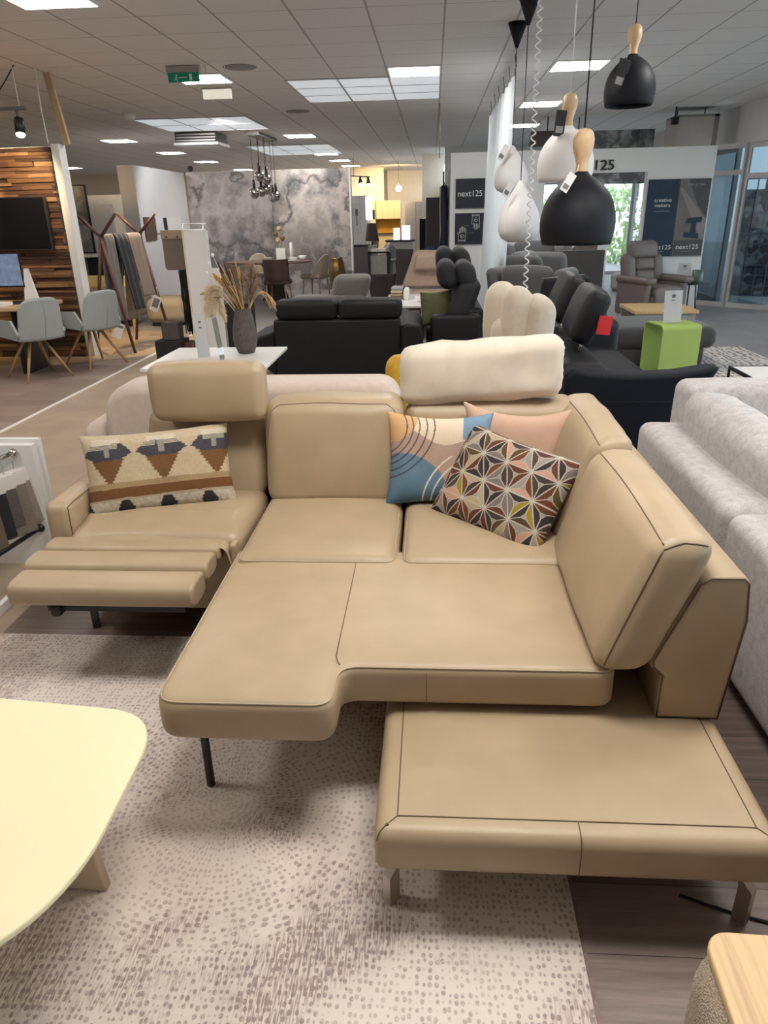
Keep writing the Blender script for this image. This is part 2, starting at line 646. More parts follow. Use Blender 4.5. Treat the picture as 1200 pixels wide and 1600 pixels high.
struct(B().box(0.3, 0.4, 12.56, 31, 0, 2.3).obj('wall_studio_side', 'wall_grey'))

def window(n, p0, p1, z0, z1, mullions, transom=None, glass='window_glass', fw=0.075, frame='alu_frame'):
    """framed glazing between two floor points: frame with mullions, one pane mesh"""
    p0, p1 = Vector((*p0, 0)), Vector((*p1, 0))
    L = (p1 - p0).length
    ang = math.atan2(p1.y - p0.y, p1.x - p0.x)
    M = Matrix.Translation(p0) @ Matrix.Rotation(ang, 4, 'Z')
    b = B()
    for k in range(mullions + 1):
        x = L * k / mullions
        b.box(x - fw / 2, x + fw / 2, -0.035, 0.035, z0, z1)
    b.box(0, L, -0.034, 0.034, z0, z0 + fw)
    b.box(0, L, -0.034, 0.034, z1 - fw, z1)
    if transom:
        b.box(0, L, -0.033, 0.033, transom - fw / 2, transom + fw / 2)
    fr = struct(b.xf(M).obj('window_%d' % n, frame))
    g = B().box(0, L, -0.004, 0.004, z0 + 0.02, z1 - 0.02).xf(M)
    g.obj('pane', glass, fr)
    return fr
window(1, (4.98, 12.86), (5.62, 12.22), 0.0, 2.5, 1, 2.02, 'dark_reflection_glass')
window(2, (4.3, 13.54), (4.96, 12.88), 0.0, 2.5, 1, 2.08, 'dark_reflection_glass')
window(3, (5.62, 12.2), (5.62, -4.9), 0.0, 2.5, 8, 2.02)
window(5, (5.1, 13.6), (5.1, 20.0), 0.0, 2.5, 4)
window(4, (2.75, 20.04), (5.05, 20.04), 0.0, 2.25, 3)
struct(B().box(5.05, 5.75, -5, 12.25, 2.5, 2.56).obj('ceiling_reveal', 'wall_white'))

# outdoors: paving, hedge and a stone filled wire cage wall
mat('paving', (0.55, 0.54, 0.52), 0.8, var=0.15, scale=3)
struct(B().box(-4, 26, -8, 40, -0.14, -0.1).obj('ground_outside', 'paving'))
def stone_mat():
    m, t, p = new_mat('gabion_stone')
    v = t.n('ShaderNodeTexVoronoi', i_Scale=7.0, i_Randomness=0.9)
    t.l(t.coords(), v.inputs['Vector'])
    sep = t.n('ShaderNodeSeparateColor')
    t.l(v.outputs['Color'], sep.inputs[0])
    c = t.ramp(sep.outputs[0], [(0.0, (0.012, 0.02, 0.03)), (0.55, (0.10, 0.10, 0.09)), (1.0, (0.5, 0.48, 0.42))])
    t.l(c, p.inputs['Base Color'])
    p.inputs['Roughness'].default_value = 0.8
    b = t.n('ShaderNodeBump', i_Strength=0.8, i_Distance=0.05)
    t.l(v.outputs['Distance'], b.inputs['Height'])
    b.invert = True
    t.l(b.outputs[0], p.inputs['Normal'])
    MATS['gabion_stone'] = m
stone_mat()
mat('wire', (0.3, 0.33, 0.35), 0.4, 0.8)
mat('leaf_green', (0.30, 0.42, 0.14), 0.6, var=0.5, scale=9)
mat('pale_block', (0.75, 0.78, 0.8), 0.7)
g = thing('gabion_wall', 'stone filled wire cage wall outside the glazed entrance at right', 'gabion wall', (7.0, 15.0, -0.1))
MG = T(6.05, 15.5, -0.1, math.radians(-25))
B().box(0, 3.6, 0, 0.4, 0, 1.95).xf(MG).obj('stones', 'gabion_stone', g)
w_ = B()
for k in range(19):
    w_.box(0.2 * k - 0.012, 0.2 * k + 0.012, -0.03, -0.01, 0, 2.25)
for k in range(12):
    w_.box(0, 3.6, -0.035, -0.015, 0.195 * k, 0.195 * k + 0.02)
w_.xf(MG).obj('wire_cage', 'wire', g)
mat('backdrop_slate', (0.10, 0.13, 0.155), 0.8, var=0.1)
struct(B().prism([(7.6, 18.4), (7.4, 17.2), (12.5, 14.0), (12.9, 14.8)], -0.1, 6.0).obj('wall_dark_backdrop', 'backdrop_slate'))  # added dark wall, stands in for the dark reflection in the glazing
def hedge(loc, sx, sy, sz, label, seed):
    b = B()
    rnd = random.Random(seed)
    for k in range(420):
        a, e, q = rnd.uniform(0, 2 * PI), rnd.uniform(-1, 1), rnd.uniform(0.75, 1.0)
        c = Vector((sx * q * math.cos(a) * math.sqrt(1 - e * e), sy * q * math.sin(a) * math.sqrt(1 - e * e), sz * (1 + e * q)))
        d = Vector((rnd.uniform(-1, 1), rnd.uniform(-1, 1), rnd.uniform(-1, 1))).normalized() * 0.16
        u = d.orthogonal().normalized() * 0.08
        b.add([c - d, c - u, c + d, c + u], [(0, 1, 2, 3)])
    b.lathe([(0.09, 0), (0.06, sz)], (0, 0, 0), 8)
    o = b.obj('shrub', 'leaf_green')
    o.location = loc
    tag(o, label, 'shrub')
hedge((3.3, 23.6, -0.1), 1.0, 0.8, 1.0, 'green shrub outside, behind the window seen through the studio doorway', 1)
hedge((6.0, 24.2, -0.1), 1.2, 0.9, 1.25, 'taller green shrub outside at right of the studio window', 2)

# ---------------------------------------------------------------- lights set in the ceiling
fr_b = B()
for (a0, a1, b0, b1) in ((-0.305, 0.305, -0.305, -0.285), (-0.305, 0.305, 0.285, 0.305), (-0.305, -0.285, -0.285, 0.285), (0.285, 0.305, -0.285, 0.285)):
    fr_b.box(a0, a1, b0, b1, -0.012, 0.004)
lamp0 = None
def ceiling_light(x, y, label):
    global lamp0
    if lamp0 is None:
        lamp0 = thing('ceiling_light', label, 'ceiling light', (0, 0, 0), 'square ceiling lights')
        fr_b.obj('frame', 'trim_white', lamp0)
        B().box(-0.285, 0.285, -0.285, 0.285, -0.008, 0.002).obj('diffuser', 'light_panel', lamp0)
        lamp0.location = (x, y, CEIL - 0.004)
        return lamp0
    return dup(lamp0, (x, y, CEIL - 0.004), 0, label)
OVER = 'added square ceiling light overhead, unseen, in front of the picture'
for (x, y, lb) in (
    (-0.22, 9.54, 'square lit ceiling light beside the large grey skylight, left of the white curtain'),
    (1.65, 9.54, 'square lit ceiling light behind the pendant cords, nearest on the right'),
    (1.65, 12.65, 'square lit ceiling light just above the white wood-necked pendant, second on the right'),
    (1.72, 15.6, 'small far ceiling light right of the white curtain, third on the right'),
    (-2.72, 9.54, 'square lit ceiling light behind the green exit sign'),
    (-2.84, 6.06, 'ceiling light cut by the top edge of the picture at left'),
    (-2.72, 16.3, 'lit ceiling light right of the chrome globe pendant, above the mural'),
    (-2.85, 21.1, 'far ceiling light in the row receding to the kitchen, nearest of that row'),
    (-2.8, 23.7, 'far ceiling light, second in the row receding to the kitchen'),
    (-2.75, 26.4, 'far ceiling light, third in the row receding to the kitchen'),
    (-2.7, 28.3, 'far ceiling light, fourth in the row receding to the kitchen'),
    (-6.5, 16.2, 'ceiling light left of the ceiling cassette, nearest in the left row'),
    (-6.5, 19.4, 'ceiling light in the left row, second above the white partition'),
    (-6.6, 22.7, 'ceiling light in the left row, third, above the mural corner'),
    (-6.55, 26.9, 'farthest ceiling light in the left row above the mural'),
    (-11.2, 23.7, 'ceiling light right of the slatted wood wall top, nearer of two'),
    (-12.6, 28.9, 'small far ceiling light right of the slatted wood wall'),
):
    ceiling_light(x, y, lb)
for (x, y) in ((-0.22, 5.9), (2.4, 5.9), (-0.1, 1.75), (0.55, 1.75), (-2.72, 1.75), (1.85, 2.6), (3.5, 3.3), (-5.3, 6.0), (-5.3, 3.3)):  # unseen panels added for the room's brightness
    ceiling_light(x, y, OVER)
def skylight(x0, x1, y0, y1, nx, ny, label):
    t = thing('skylight_panel', label, 'skylight panel', (x0, y0, CEIL))
    B().box(x0, x1, y0, y1, CEIL - 0.008, CEIL + 0.002).obj('diffuser', 'skylight_panel', t)
    b = B()
    for k in range(nx + 1):
        x = x0 + (x1 - x0) * k / nx
        b.box(x - 0.012, x + 0.012, y0, y1, CEIL - 0.014, CEIL)
    for k in range(ny + 1):
        y = y0 + (y1 - y0) * k / ny
        b.box(x0, x1, y - 0.008, y + 0.008, CEIL - 0.0135, CEIL)
    b.obj('grid_frame', 'alu_frame', t)
skylight(-1.785, 0.09, 9.85, 11.715, 3, 3, 'large pale blue unlit skylight panel of nine squares at top centre')
skylight(-4.93, -3.05, 12.97, 14.83, 3, 2, 'pale skylight panel above the ceiling cassette and globe pendant')
skylight(-4.35, -2.4, 18.3, 21.1, 3, 2, 'far pale skylight panel behind the globe pendant cords')
# ================================================================ the tan leather corner sofa
mat('leather', (0.428, 0.324, 0.206), 0.42, var=0.05, scale=7, bump=0.06, bscale=420)
mat('leather_seam', (0.46, 0.36, 0.24), 0.5, var=0.05)
mat('leather_dark_seam', (0.16, 0.1, 0.055), 0.55, var=0.05)
SOFA = thing('corner_sofa', 'tan leather corner sofa with raised footrest, pulled-out seat and low bench, in the foreground', 'sofa', (0, 2.3, 0))
o_shape = {}
def part(bm, name, m='leather', parent=None):
    o = bm.obj(name, m, parent or SOFA)
    o_shape[o.name] = bm
    return o

# --- fixed seats of the long side
for (x0, x1, sd) in ((-0.70, -0.118, 1), (-0.108, 0.56, 2)):
    s = part(B().soft(x0, x1, 2.22, 2.93, 0.27, 0.462, 0.045, (0, 0, 0.016), wr=0.003, seed=sd), 'seat_cushion')
    part(seam_rect(x0 + 0.012, x1 - 0.012, 2.232, 2.92, 0.449, 0.035, 0.002), 'seam', 'leather_seam', s)
part(B().box(-1.36, 0.66, 2.44, 3.2, 0.13, 0.285), 'base_frame')
# --- L shaped seat pulled forward
Lo = [(-0.72, 1.455), (-0.245, 1.455), (-0.245, 1.625), (0.505, 1.625), (0.505, 2.36), (-0.72, 2.36)]
def round_poly(pts, rads, n=6):
    out = []
    m = len(pts)
    for i in range(m):
        p, a, b = Vector(pts[i]), Vector(pts[i - 1]), Vector(pts[(i + 1) % m])
        r = rads[i]
        d1, d2 = (a - p).normalized(), (b - p).normalized()
        for k in range(n + 1):
            t = k / n
            q0, q1 = p + d1 * r, p + d2 * r
            q = q0 * (1 - t) ** 2 + p * 2 * t * (1 - t) + q1 * t * t
            out.append((q.x, q.y))
    return out
def dens(pts, step=0.05):
    out = []
    for i in range(len(pts)):
        a, b = Vector(pts[i]), Vector(pts[(i + 1) % len(pts)])
        k = max(1, int((b - a).length / step))
        out += [tuple(a.lerp(b, j / k)) for j in range(k)]
    return out
Lr = dens(round_poly(Lo, (0.07, 0.06, 0.05, 0.05, 0.03, 0.03)))
ps = part(B().rprism(Lr, 0.306, 0.436, 0.03, crown=0.012), 'pulled_out_seat')
def inset(pts, d):
    n = len(pts)
    P = [Vector(p) for p in pts]
    out = []
    for i in range(n):
        a, b = (P[i] - P[i - 1]).normalized(), (P[(i + 1) % n] - P[i]).normalized()
        na, nb = Vector((a.y, -a.x)), Vector((b.y, -b.x))
        s = na + nb
        s = s / max(0.3, s.dot(na))
        out.append(P[i] - s * d)
    return out
part(B().tube([(p.x, p.y, 0.4285) for p in inset(Lr, 0.0085)], 0.0026, 6, closed=True), 'piping', 'leather_seam', ps)
sm = B()
sm.tube([(-0.262, 1.66, 0.446), (-0.262, 1.75, 0.4485), (-0.262, 2.05, 0.4487), (-0.264, 2.34, 0.447)], 0.0016, 6)
sm.tube([(-0.262, 1.66, 0.446), (-0.256, 1.64, 0.443), (-0.247, 1.63, 0.432)], 0.0016, 6)
sm.tube([(-0.01, 1.6235, 0.42), (-0.01, 1.6235, 0.315)], 0.0013, 6)
part(sm, 'cross_seam', 'leather_dark_seam', ps)
part(B().tube([(-0.655, 1.615, 0.0), (-0.655, 1.615, 0.31)], 0.0125, 14), 'support_leg', 'black_metal')['label'] = 'round black metal leg'
# --- low bench
bt = dens(round_poly([(-0.128, 1.195), (0.785, 1.195), (0.785, 2.25), (-0.128, 2.25)], (0.03,) * 4))
bn = part(B().rprism(bt, 0.16, 0.285, 0.035, crown=0.006), 'bench')
sm = B()
sm.tube(snap(o_shape[bn.name], [(-0.075, 2.1, 0.295), (-0.075, 1.25, 0.295), (-0.105, 1.22, 0.29), (-0.128, 1.197, 0.26)]), 0.0017, 6)
sm.tube(snap(o_shape[bn.name], [(0.737, 2.1, 0.295), (0.737, 1.25, 0.295), (0.763, 1.22, 0.29), (0.785, 1.197, 0.26)]), 0.0017, 6)
sm.tube(snap(o_shape[bn.name], [(-0.075, 1.25, 0.295), (0.33, 1.25, 0.298), (0.737, 1.25, 0.295)], sub=10), 0.0017, 6)
sm.tube(snap(o_shape[bn.name], [(0.34, 1.25, 0.295), (0.34, 1.222, 0.29), (0.34, 1.195, 0.27), (0.34, 1.19, 0.24), (0.34, 1.19, 0.19), (0.34, 1.2, 0.165)]), 0.0015, 6)
part(sm, 'bench_seam', 'leather_dark_seam', bn)
def blade_leg(x, y, sx, sy=-1.0, h=0.165, m='steel', parent=None):
    """bent flat metal foot that steps out and then drops to the floor"""
    b = B()
    w = 0.026
    pts = [(0.085, h), (0.0, h), (0.0, h - 0.018), (0.058, h - 0.018), (0.004, h - 0.07), (0.0, 0.0), (0.02, 0.0), (0.024, h - 0.085)]
    pro = [(0.10, h), (0.06, h), (-0.008, h - 0.062), (-0.008, 0.0), (0.024, 0.0), (0.024, h - 0.055)]
    b.prism(pro, -w / 2, w / 2, 'y')
    b.xf(Matrix.Translation((x, y, 0)) @ Matrix.Rotation(math.atan2(-sy, sx), 4, 'Z'))
    return part(b, 'leg', m, parent)
blade_leg(-0.098, 1.245, 0.75, -0.8)
blade_leg(0.752, 1.242, -0.75, -0.8)
blade_leg(-1.405, 2.5, 0.35, 1.0, 0.2, 'dark_steel')
blade_leg(-0.66, 2.5, -0.35, 1.0, 0.2, 'dark_steel')
# --- recliner seat with raised footrest
part(B().soft(-1.40, -0.722, 2.40, 2.93, 0.26, 0.47, 0.05, (0, 0, 0.018), wr=0.004, seed=5), 'recliner_seat')
def flap(u, v):
    x = -1.415 + u * 0.665
    y = 2.68 - 0.32 * v
    z = 0.489 - 0.052 * v ** 1.6 - 0.012 * max(0, 1 - v * 6)
    z += 0.013 * math.sin(v * 9 + 2.0 * u) * math.sin(PI * min(1, u * 1.05)) * (0.25 + v) * (0.6 + 0.4 * math.sin(4 * u))
    z -= 0.09 * max(0, u - 0.97) / 0.03 + 0.03 * max(0, 0.04 - u) / 0.04
    return (x, y, z)
part(B().grid(40, 30, flap), 'seat_flap')
part(B().soft(-0.757, -0.735, 2.37, 2.75, 0.30, 0.445, 0.01), 'side_apron')
def roll(x0, x1, y0, y1, z0, z1, name):
    # half-round front edge with flat ends
    pro = []
    cy, cz = (y0 + y1) / 2, (z0 + z1) / 2
    for k in range(28):
        a = 2 * PI * k / 28
        ca, sa = math.cos(a), math.sin(a)
        pro.append((cy + (y1 - y0) / 2 * math.copysign(abs(ca) ** 0.62, ca), cz + (z1 - z0) / 2 * math.copysign(abs(sa) ** 0.62, sa)))
    b = B().rprism(pro, x0, x1, 0.014, axis='x')
    return part(b, name)
roll(-1.465, -0.79, 2.335, 2.44, 0.385, 0.452, 'footrest_panel')
roll(-1.485, -0.80, 2.215, 2.345, 0.362, 0.442, 'footrest_panel')
f3 = roll(-1.475, -0.81, 2.075, 2.225, 0.33, 0.425, 'footrest_panel')
part(B().box(-1.36, -0.86, 2.12, 2.5, 0.30, 0.345), 'footrest_mechanism', 'black_matte')
part(B().soft(-1.34, -1.30, 2.09, 2.14, 0.29, 0.335, 0.012), 'lever', 'black_matte')
# --- narrow armrest
ar = part(B().soft(-1.515, -1.405, 2.47, 3.1, 0.16, 0.565, 0.035, (0.008, 0.01, 0.006)), 'armrest')
part(B().tube(snap(o_shape[ar.name], [(-1.41, 3.05, 0.56), (-1.41, 2.62, 0.56), (-1.41, 2.53, 0.56), (-1.41, 2.474, 0.555), (-1.41, 2.47, 0.47), (-1.41, 2.47, 0.2)]), 0.0024, 6), 'seam', 'leather_dark_seam', ar)
# --- back of the long side
def lean(y0, z0, k):
    return lambda p: (p[0], p[1] + (p[2] - z0) * k, p[2])
part(B().soft(-1.30, 0.74, 3.06, 3.24, 0.13, 0.70, 0.03), 'back_panel')
LN = lean(0, 0.45, 0.36)
bk = part(B().soft(-1.255, -0.735, 2.86, 3.03, 0.43, 0.80, 0.05, (0.012, 0.02, 0.01), fn=LN, wr=0.005, seed=11), 'back_cushion')
hr = part(B().soft(-1.175, -0.695, 2.84, 2.97, 0.792, 1.025, 0.04, (0.006, 0.022, 0.012), fn=lean(0, 0.8, -0.02), wr=0.005, seed=12), 'headrest')
mb = part(B().soft(-0.70, -0.125, 2.78, 2.98, 0.44, 0.868, 0.055, (0.008, 0.022, 0.012), fn=lean(0, 0.45, 0.2), wr=0.006, seed=13), 'back_cushion')
part(B().tube(snap(o_shape[mb.name], [(-0.67, 2.86, 0.5), (-0.675, 2.865, 0.7), (-0.665, 2.865, 0.83), (-0.63, 2.865, 0.868), (-0.41, 2.86, 0.885), (-0.19, 2.865, 0.868), (-0.155, 2.865, 0.83), (-0.145, 2.865, 0.7), (-0.15, 2.86, 0.5)]), 0.0018, 6), 'seam', 'leather_dark_seam', mb)
cb = part(B().soft(-0.115, 0.62, 2.86, 3.05, 0.43, 0.835, 0.05, (0.0, 0.015, 0.01), fn=lean(0, 0.45, 0.28), wr=0.005, seed=14), 'back_cushion')
# --- backs along the short side
def leanx(k, z0=0.45):
    return lambda p: (p[0] + (p[2] - z0) * k, p[1], p[2])
LX = leanx(0.33)
c1 = part(B().soft(0.44, 0.585, 1.61, 2.395, 0.435, 0.825, 0.05, (0.035, 0.006, 0.012), fn=LX, wr=0.006, seed=21, mid=9), 'back_cushion')
c2 = part(B().soft(0.445, 0.59, 2.40, 3.13, 0.435, 0.842, 0.05, (0.03, 0.0, 0.012), fn=LX, wr=0.006, seed=22, mid=9), 'back_cushion')
def cushion_seam(y0, y1, par, z=0.829):
    pts = [Vector(LX((0.4585, y0 + (y1 - y0) * k / 12, z - 0.012 + 0.011 * math.sin(PI * k / 12)))) for k in range(13)]
    part(B().tube(snap(o_shape[par.name], pts, sub=2), 0.002, 6), 'seam', 'leather_dark_seam', par)
cushion_seam(1.632, 2.385, c1, 0.82)
cushion_seam(2.41, 3.10, c2, 0.837)
pts = [Vector(LX((0.4585, 1.622, 0.80))), Vector(LX((0.452, 1.614, 0.74))), Vector(LX((0.45, 1.611, 0.62))), Vector(LX((0.452, 1.613, 0.52))), Vector(LX((0.462, 1.625, 0.45)))]
part(B().tube(snap(o_shape[c1.name], pts), 0.0022, 6), 'end_seam', 'leather_dark_seam', c1)
pts = [Vector(LX((0.4585, 1.622, 0.80))), Vector(LX((0.50, 1.618, 0.828))), Vector(LX((0.565, 1.622, 0.812)))]
part(B().tube(snap(o_shape[c1.name], pts), 0.002, 6), 'end_seam', 'leather_dark_seam', c1)
fo = [(0.615, 0.287), (0.785, 0.287), (0.812, 0.60), (0.800, 0.71), (0.785, 0.725), (0.70, 0.725), (0.675, 0.705), (0.585, 0.475), (0.588, 0.45), (0.615, 0.425)]
sf = part(B().rprism([(p[0], p[1]) for p in fo], 1.62, 3.26, 0.016, axis='y'), 'side_frame')
e = B()
pp = inset(fo if sum(fo[i - 1][0] * fo[i][1] - fo[i - 1][1] * fo[i][0] for i in range(len(fo))) > 0 else fo[::-1], 0.004)
e.tube([(p.x, 1.6215, p.y) for p in pp], 0.0024, 6, closed=True)
part(e, 'seam', 'leather_dark_seam', sf)
e = B()
e.tube([(0.70, 2.45, 0.727), (0.79, 2.45, 0.724), (0.812, 2.45, 0.6)], 0.0018, 6)
part(e, 'seam', 'leather_dark_seam', sf)
part(B().box(0.63, 0.79, 1.9, 3.2, 0.13, 0.3), 'side_base')
blade_leg(0.72, 3.05, -0.3, -1.0, 0.15)

# --- cream velvet headrest cushion standing on the back
mat('cream_velvet', (0.70, 0.615, 0.50), 0.75, var=0.09, scale=9, sheen=0.35, bump=0.1, bscale=300)
b = B().soft(-0.128, 0.545, 2.955, 3.095, 0.0, 0.245, 0.05, (0.006, 0.018, 0.01), wr=0.012, wf=9, seed=31, mid=10, fn=lambda p: (p[0] + 0.0015 * math.sin(p[2] * 260) * (abs(p[0] - 0.2) > 0.31), p[1], p[2] + 0.846 + (p[0] - 0.2) * 0.062 - 0.008))
solo(b, 'headrest_cushion', 'cream_velvet', 'cream velvet headrest cushion standing on the corner back of the tan sofa', 'cushion')

# ================================================================ scatter cushions with woven patterns
attr_mat('kilim_wool', 0.9, 0.35, 350, 0.3)
attr_mat('printed_velvet', 0.8, 0.1, 300, 0.12)
attr_mat('jacquard', 0.85, 0.15, 500, 0.12)
mat('pink_velvet', (0.56, 0.36, 0.26), 0.75, var=0.05, scale=8, sheen=0.3, bump=0.05)
def pillow(name, w, h, t, origin, xdir, ydir, fn, m, label, piping=None, nx=110, ny=80, pinch=0.05, back=None, sag=0.0):
    """stuffed cushion; local x right, y up, z out of the face; fn(u,v) gives the printed colour"""
    X = Vector(xdir).normalized()
    Z = X.cross(Vector(ydir)).normalized()
    Y = Z.cross(X).normalized()
    b = B()
    cols = []
    def edge(u, v):
        x = w / 2 * u * (1 - pinch * (1 - v * v) * abs(u) ** 2)
        y = h / 2 * v * (1 - pinch * 1.4 * (1 - u * u) * abs(v) ** 2)
        y -= sag * (1 - u * u) * max(0, v)
        return x, y
    for side in (1, -1):
        def g(i, j):
            u, v = (2 * i - 1), (2 * j - 1)
            x, y = edge(u, v)
            th = t / 2 * max(0, (1 - u ** 4) * (1 - v ** 4)) ** 0.5
            wr = 0.004 * mnoise.noise(Vector((u * 3.0 + w * 9, v * 3.0, side))) * (1 - u ** 4) * (1 - v ** 4)
            return (x, y, side * (th + wr))
        n0 = len(b.v)
        b.grid(nx, ny, g)
        if side < 0:
            b.f[-nx * ny:] = [tuple(reversed(f)) for f in b.f[-nx * ny:]]
        for j in range(ny + 1):
            for i in range(nx + 1):
                cols.append(fn(i / nx, j / ny) if (side > 0 or back is None) else back)
    o = b.obj(name, m, None, cols)
    o.matrix_world = Matrix(((X.x, Y.x, Z.x, origin[0]), (X.y, Y.y, Z.y, origin[1]), (X.z, Y.z, Z.z, origin[2]), (0, 0, 0, 1)))
    tag(o, label, 'cushion')
    if piping:
        pts = []
        for k in range(80):
            s = k / 20
            q = int(s)
            f = (s - q) * 2 - 1
            u, v = ((f, -1), (1, f), (-f, 1), (-1, -f))[q]
            x, y = edge(u, v)
            pts.append((x, y, 0))
        pb = B().tube(pts, 0.004, 6, closed=True).obj('piping', piping)
        pb.parent = o
    return o
def mixc(a, b, f):
    return tuple(x * (1 - f) + y * f for x, y in zip(a, b))
CR, WH, BR, CH, TB = sr(196, 172, 136), sr(225, 215, 195), sr(112, 72, 34), sr(62, 58, 62), sr(150, 116, 76)
def kilim(u, v):
    n = 0.5 + 0.5 * mnoise.noise(Vector((u * 40, v * 25, 3)))
    base = mixc(CR, WH, 0.35 * n)
    jag = 0.016 * (abs((v * 26) % 1 - 0.5) * 2) + 0.01 * mnoise.noise(Vector((u * 30, v * 30, 1)))
    v += 0.012 * mnoise.noise(Vector((u * 4, 0, 5)))
    if v < 0.20:
        s = abs(((u * 3.6 + 0.55) % 1) - 0.5)
        if v > 0.17:
            return mixc(TB, WH, 0.4)
        if s < 0.20 * (1 - abs(v - 0.06) / 0.17) + jag * 2:
            return mixc(CH, (0, 0, 0), 0.4)
        return mixc(sr(170, 158, 140), WH, n)
    if v < 0.32:
        return mixc(BR, TB, 0.15 * n)
    if v < 0.39:
        return mixc(TB, CR, 0.3 + 0.2 * n)
    s = abs(((u * 2.75 + 0.02) % 1) - 0.5)
    if v < 0.66:
        if s < 0.29 * (v - 0.36) / 0.3 + jag * 2.5:
            return mixc(BR, TB, 0.1 + 0.15 * n)
        return base
    if v < 0.86:
        c = abs(v - 0.74)
        if s < 0.45 - 1.6 * c * (1 if v > 0.74 else 1.5) + jag * 2:
            if s < 0.05 and v > 0.7:
                return mixc(CH, WH, 0.4)
            if v > 0.8 and (v * 60) % 1 < 0.45:
                return mixc(WH, CR, 0.3)
            return mixc(CH, (0.1, 0.1, 0.12), n * 0.5)
        return base
    return mixc(base, WH, 0.7 if s < 0.25 and v < 0.93 else 0.15)
pillow('lumbar_cushion', 0.60, 0.345, 0.13, (-1.13, 2.735, 0.615), (0.53, 0.16, 0.012), (-0.02, 0.40, 0.9), kilim, 'kilim_wool', 'woven wool lumbar cushion in cream, brown and charcoal zigzags on the reclined seat', nx=200, ny=120, pinch=0.055)
PCR, PBL, PMA, POR, PNV = sr(226, 205, 180), sr(108, 136, 158), sr(178, 148, 130), sr(212, 168, 118), sr(48, 44, 60)
def abstract(u, v):
    n = 0.5 + 0.5 * mnoise.noise(Vector((u * 7, v * 7, 9)))
    c = mixc(PMA, sr(190, 165, 150), n * 0.6)
    if v > 0.82 - 0.18 * u + 0.06 * math.sin(u * 9):
        c = PCR
    if math.hypot((u - 0.0) * 1.0, v - 0.98) < 0.3 and v > 0.66:
        c = POR
    if math.hypot(u - 0.15, (v - 0.12)) < 0.45:
        c = mixc(PBL, sr(60, 104, 128), max(0, 0.5 - v) + n * 0.3)
    if u > 0.72 and v > 0.72:
        c = sr(120, 148, 172)
    if u > 0.58 and v < 0.2:
        c = PCR
    d = math.hypot(u + 0.1, (v - 0.86) * 1.0)
    for r in (0.30, 0.36, 0.42, 0.49, 0.56):
        if abs(d - r) < 0.0065 and v > 0.3 - u * 0.05:
            c = mixc(PNV, c, 0.15)
    d = math.hypot(u - 0.92, (v - 0.02) * 0.9)
    for r in (0.32, 0.4, 0.48, 0.56):
        if abs(d - r) < 0.007 and v < 0.55:
            c = sr(225, 215, 200)
    return c
pillow('abstract_cushion', 0.44, 0.40, 0.13, (0.03, 2.795, 0.638), (1, -0.03, -0.015), (0.06, 0.30, 1), abstract, 'printed_velvet', 'cushion printed with blue, pink and ochre abstract shapes and arcs on the corner seat', nx=170, ny=170, pinch=0.11)
pk = sr(200, 160, 140)
pillow('pink_cushion', 0.46, 0.40, 0.12, (0.345, 2.84, 0.655), (1, -0.05, -0.06), (-0.12, 0.30, 1), lambda u, v: pk, 'pink_velvet', 'plain pale pink cushion behind the patterned cushions in the sofa corner', nx=50, ny=50, pinch=0.17)
GP = [sr(46, 38, 36), sr(46, 38, 36), sr(46, 38, 36), sr(60, 48, 44), sr(96, 50, 24), sr(74, 56, 40), sr(52, 40, 38), sr(178, 158, 128), sr(150, 142, 134), sr(120, 110, 106), sr(196, 150, 128), sr(96, 50, 24), sr(86, 66, 26), sr(150, 128, 30), sr(84, 40, 38), sr(110, 60, 22)]
GL = sr(190, 182, 168)
def petals(u, v):
    # six-petalled stars on a triangular lattice, outlined in pale yarn
    a = 0.112
    x, y = u * 0.52, v * 0.40
    x += 0.013
    h = a * math.sqrt(3) / 2
    j = y / h
    i = x / a - j / 2
    fi, fj = i - math.floor(i), j - math.floor(j)
    if fi + fj < 1:
        tri, bar = 0, (1 - fi - fj, fi, fj)
        cor = ((0, 0), (1, 0), (0, 1))
    else:
        tri, bar = 1, (fi + fj - 1, 1 - fi, 1 - fj)
        cor = ((1, 1), (0, 1), (1, 0))
    # every lattice line runs down the middle of a long petal split in two colours
    o = sorted(range(3), key=lambda q: bar[q])
    d, d2 = bar[o[0]], bar[o[1]]
    if d > 0.268:
        return sr(152, 145, 136)
    if d < 0.022 or abs(d - 0.26) < 0.012 or d2 - d < 0.026 or d2 < 0.045:
        return GL
    rnd = random.Random(int(math.floor(i) * 71 + math.floor(j) * 131 + tri * 17 + o[0] * 7 + 5))
    return rnd.choice(GP)
pillow('geometric_cushion', 0.53, 0.40, 0.14, (0.275, 2.57, 0.60), (0.385, -0.37, -0.05), (0.04, 0.24, 0.31), petals, 'jacquard', 'cushion with geometric petal stars in black, grey and rust, leaning frontmost in the corner', nx=260, ny=200, pinch=0.05, back=sr(90, 85, 82))

